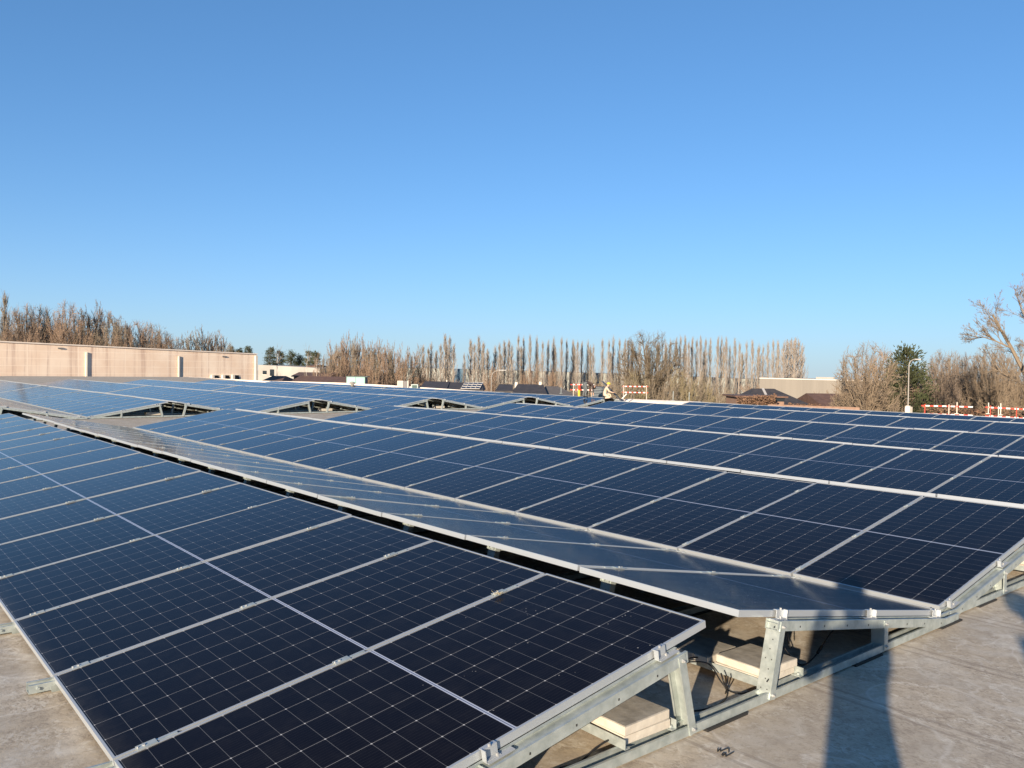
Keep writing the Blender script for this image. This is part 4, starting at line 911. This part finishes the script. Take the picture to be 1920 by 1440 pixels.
def person(label, loc, rz, pose, shirt, trousers, hat=None, sc=1, grp=None, extra=None):
    """pose: dict of joints in metres, x right, y forward, z up"""
    J = {}; E_ = []
    rad = dict(pelvis=.135, belly=.125, chest=.15, neck=.058, chin=.062, head=.098, crown=.07, shL=.075, shR=.075, elL=.048, elR=.048, wrL=.032, wrR=.032, hpL=.10, hpR=.10, knL=.066, knR=.066, anL=.045, anR=.045, toL=.036, toR=.036, haL=.030, haR=.030)
    for k_, v in pose.items(): J[k_] = (Vector(v), rad[k_])
    E_ = [('pelvis','belly',shirt),('belly','chest',shirt),('chest','neck',shirt),('neck','chin',M_skin),('chin','head',M_skin),('head','crown',M_hair)]
    for s_ in 'LR':
        E_ += [('chest','sh'+s_,shirt),('sh'+s_,'el'+s_,shirt),('el'+s_,'wr'+s_,shirt),('wr'+s_,'ha'+s_,M_skin),('pelvis','hp'+s_,trousers),('hp'+s_,'kn'+s_,trousers),('kn'+s_,'an'+s_,trousers),('an'+s_,'to'+s_,M_shoe)]
        ha = J['ha'+s_][0]; d = (ha-J['wr'+s_][0]).normalized(); sd_ = d.cross(Vector((0,1,0) if abs(d.y) < .8 else (0,0,1))).normalized(); nn = d.cross(sd_)
        for i, (off, ln) in enumerate(((-.03,.065),(-.011,.075),(.011,.072),(.03,.055))):
            a_, b_ = 'f%s%da' % (s_, i), 'f%s%db' % (s_, i); J[a_] = (ha+sd_*off+d*.03, .009); J[b_] = (ha+sd_*off+d*(.03+ln)+nn*.02, .007); E_ += [('ha'+s_, a_, M_skin), (a_, b_, M_skin)]
        J['t'+s_] = (ha-sd_*.05+d*.02, .010); J['u'+s_] = (ha-sd_*.062+d*.05, .008); E_ += [('ha'+s_,'t'+s_,M_skin),('t'+s_,'u'+s_,M_skin)]
    o = body('person', J, E_, 'pelvis', None); o.location = loc; o.rotation_euler = (0,0,rz); o.scale = (sc,)*3; tag(o, label, 'person', grp)
    hc, cr_ = Vector(pose['head']), Vector(pose['crown']); upv = (cr_-hc).normalized(); fw_ = Vector((0,1,0)); fw_ = (fw_-upv*fw_.dot(upv)); fw_ = fw_.normalized() if fw_.length > .2 else Vector((0,0,-1)); rt_ = fw_.cross(upv)
    b = MB()
    for sx in (-1, 1): b.tube(hc+rt_*sx*.034+fw_*.088, hc+rt_*sx*.034+fw_*.098, .012, .006, 6)
    b.build('eyes', M_rub, o)
    b = MB(); b.tube(hc+fw_*.085+upv*.01, hc+fw_*.118-upv*.03, .008, .016, 6); b.build('nose', M_skin, o)
    b = MB()
    for sx in (-1, 1): b.tube(hc+rt_*sx*.09, hc+rt_*sx*.112, .03, .02, 8)
    b.build('ears', M_skin, o)
    b = MB(); b.tube(hc+fw_*.09-upv*.052-rt_*.022, hc+fw_*.09-upv*.052+rt_*.022, .006, .006, 5); b.build('mouth', mat('lips', (.35,.13,.11), .6), o)
    b = MB()
    N = 10
    for i in range(5):
        a0, a1 = i/5*pi/2, (i+1)/5*pi/2; R_ = .122 if hat else .108
        c0 = hc+upv*(.035+R_*.95*sin(a0)); c1 = hc+upv*(.035+R_*.95*sin(a1)); b.tube(c0-fw_*.01, c1-fw_*.01, R_*cos(a0)+.002, R_*cos(a1)+.002, 14)
    if hat: b.tube(hc+upv*.03+fw_*.02, hc+upv*.04+fw_*.02, .15, .14, 14)
    b.build('helmet' if hat else 'hair', hat or M_hair, o, smooth=False)
    return o
stand = dict(pelvis=(0,0,.95), belly=(0,.0,1.10), chest=(0,0,1.30), neck=(0,.01,1.47), chin=(0,.02,1.53), head=(0,.03,1.615), crown=(0,.02,1.70),
  shL=(-.165,0,1.40), elL=(-.20,.12,1.17), wrL=(-.12,.30,1.34), haL=(-.09,.29,1.43), shR=(.165,0,1.40), elR=(.20,.12,1.17), wrR=(.12,.30,1.34), haR=(.09,.29,1.43),
  hpL=(-.085,0,.90), knL=(-.095,.02,.50), anL=(-.10,-.02,.09), toL=(-.10,.14,.04), hpR=(.085,0,.90), knR=(.095,.02,.50), anR=(.10,-.02,.09), toR=(.10,.14,.04))
view_az = -YAW
fwd = Vector((sin(YAW), cos(YAW), 0)); right = Vector((cos(YAW), -sin(YAW), 0))
ph = CAM-fwd*.36+right*.02; ph.z = ROOFZ
person('photographer in black coat whose long shadow falls over roof and panels', ph, -YAW, stand, M_black, M_denim, sc=1.02)
st2 = dict(stand); st2.update(elL=(-.22,0,1.12), wrL=(-.23,.06,.88), haL=(-.23,.08,.80), elR=(.22,0,1.12), wrR=(.23,.06,.88), haR=(.23,.08,.80), knL=(-.12,.02,.5), anL=(-.15,-.02,.09), toL=(-.16,.14,.04), knR=(.12,.02,.5), anR=(.15,-.02,.09), toR=(.16,.14,.04))
sdir = Vector((.875, .483, 0)); sperp = Vector((.483, -.875, 0))
p2 = Vector((CAM.x, CAM.y, 0))+sperp*1.32-sdir*.15; p2.z = ROOFZ
person('second bystander beside photographer whose shadow touches the right edge', p2, -YAW-.2, st2, M_jack, M_denim, sc=1.0)
# bending worker, seen from behind and the side: hips high, torso hanging down to the right
bend = dict(pelvis=(0,-.02,.88), belly=(0,.14,.92), chest=(0,.36,.86), neck=(0,.52,.76), chin=(0,.57,.72), head=(0,.62,.64), crown=(0,.66,.56),
  shL=(-.16,.42,.82), elL=(-.18,.45,.55), wrL=(-.15,.50,.30), haL=(-.14,.52,.22), shR=(.16,.42,.82), elR=(.18,.45,.55), wrR=(.15,.50,.30), haR=(.14,.52,.22),
  hpL=(-.09,-.02,.84), knL=(-.13,.06,.47), anL=(-.15,-.03,.09), toL=(-.16,.11,.04), hpR=(.09,-.02,.84), knR=(.13,.06,.47), anR=(.15,-.03,.09), toR=(.16,.11,.04))
pA = onX(1096, 745.5, 27.3); rA = -YAW-pi/2+.35
person('worker in dark jacket and grey trousers bending over the far panels', pA, rA, bend, M_jack, M_grey, sc=.80, grp=None)
kneel = dict(pelvis=(0,0,.30), belly=(0,.05,.44), chest=(0,.12,.62), neck=(0,.18,.77), chin=(0,.22,.82), head=(0,.26,.89), crown=(0,.26,.97),
  shL=(-.16,.12,.70), elL=(-.20,.28,.48), wrL=(-.14,.48,.42), haL=(-.12,.56,.42), shR=(.16,.12,.70), elR=(.20,.28,.48), wrR=(.14,.48,.42), haR=(.12,.56,.42),
  hpL=(-.10,0,.28), knL=(-.15,.38,.30), anL=(-.14,.42,.07), toL=(-.14,.56,.04), hpR=(.10,0,.28), knR=(.16,.36,.12), anR=(.15,.02,.08), toR=(.15,-.10,.05))
pB = onX(1133, 748.5, 27.5)
person('crouching worker with yellow helmet and beige trousers holding a tilted panel', pB, -YAW-pi/2, kneel, M_beigec, M_beigec, hat=M_hivis, sc=.78)
# hi-vis jacket on the barrier and tilted panel
a = onX(1086, 724, 29.9); b = MB(); b.box(-.03,.03,-.05,.05,-.55,0,0); b.add([(-.04,-.07,.05),(.04,-.07,.05),(.04,.05,.05),(-.04,.05,.05),(-.05,-.06,-.2),(.05,-.06,-.2),(.05,.02,-.2),(-.05,.02,-.2)], [(0,1,2,3),(0,4,5,1),(1,5,6,2),(2,6,7,3),(3,7,4,0)], 1)
o = b.build('safety_vest', [M_hivis, M_orange]); o.location = a; tag(o, 'red and yellow safety vest hanging behind the bending worker', 'vest')
a, c = onX(1135, 721, 28.6), onX(1163, 750, 28.0); d = c-a
o = thing('held_panel', 'dark solar panel tipped on edge behind the crouching worker', 'solar panel', a)
b = MB(); w_ = fwd*1.05-right*.04+Vector((0,0,.13)); n_ = d.cross(w_).normalized()*.05
vs = [Vector((0,0,0)), d, d+w_, w_]; vs += [v_+n_ for v_ in vs]; b.add(vs, [(0,1,2,3),(7,6,5,4),(0,4,5,1),(1,5,6,2),(2,6,7,3),(3,7,4,0)]); b.build('panel_back', mat('panel back', (.03,.032,.035), .5), o)
b = MB()
for k_ in range(4): b.tube(vs[k_], vs[(k_+1) % 4], .03, .03, 4)
b.build('frame', mat('dark frame', (.10,.10,.10), .5), o)
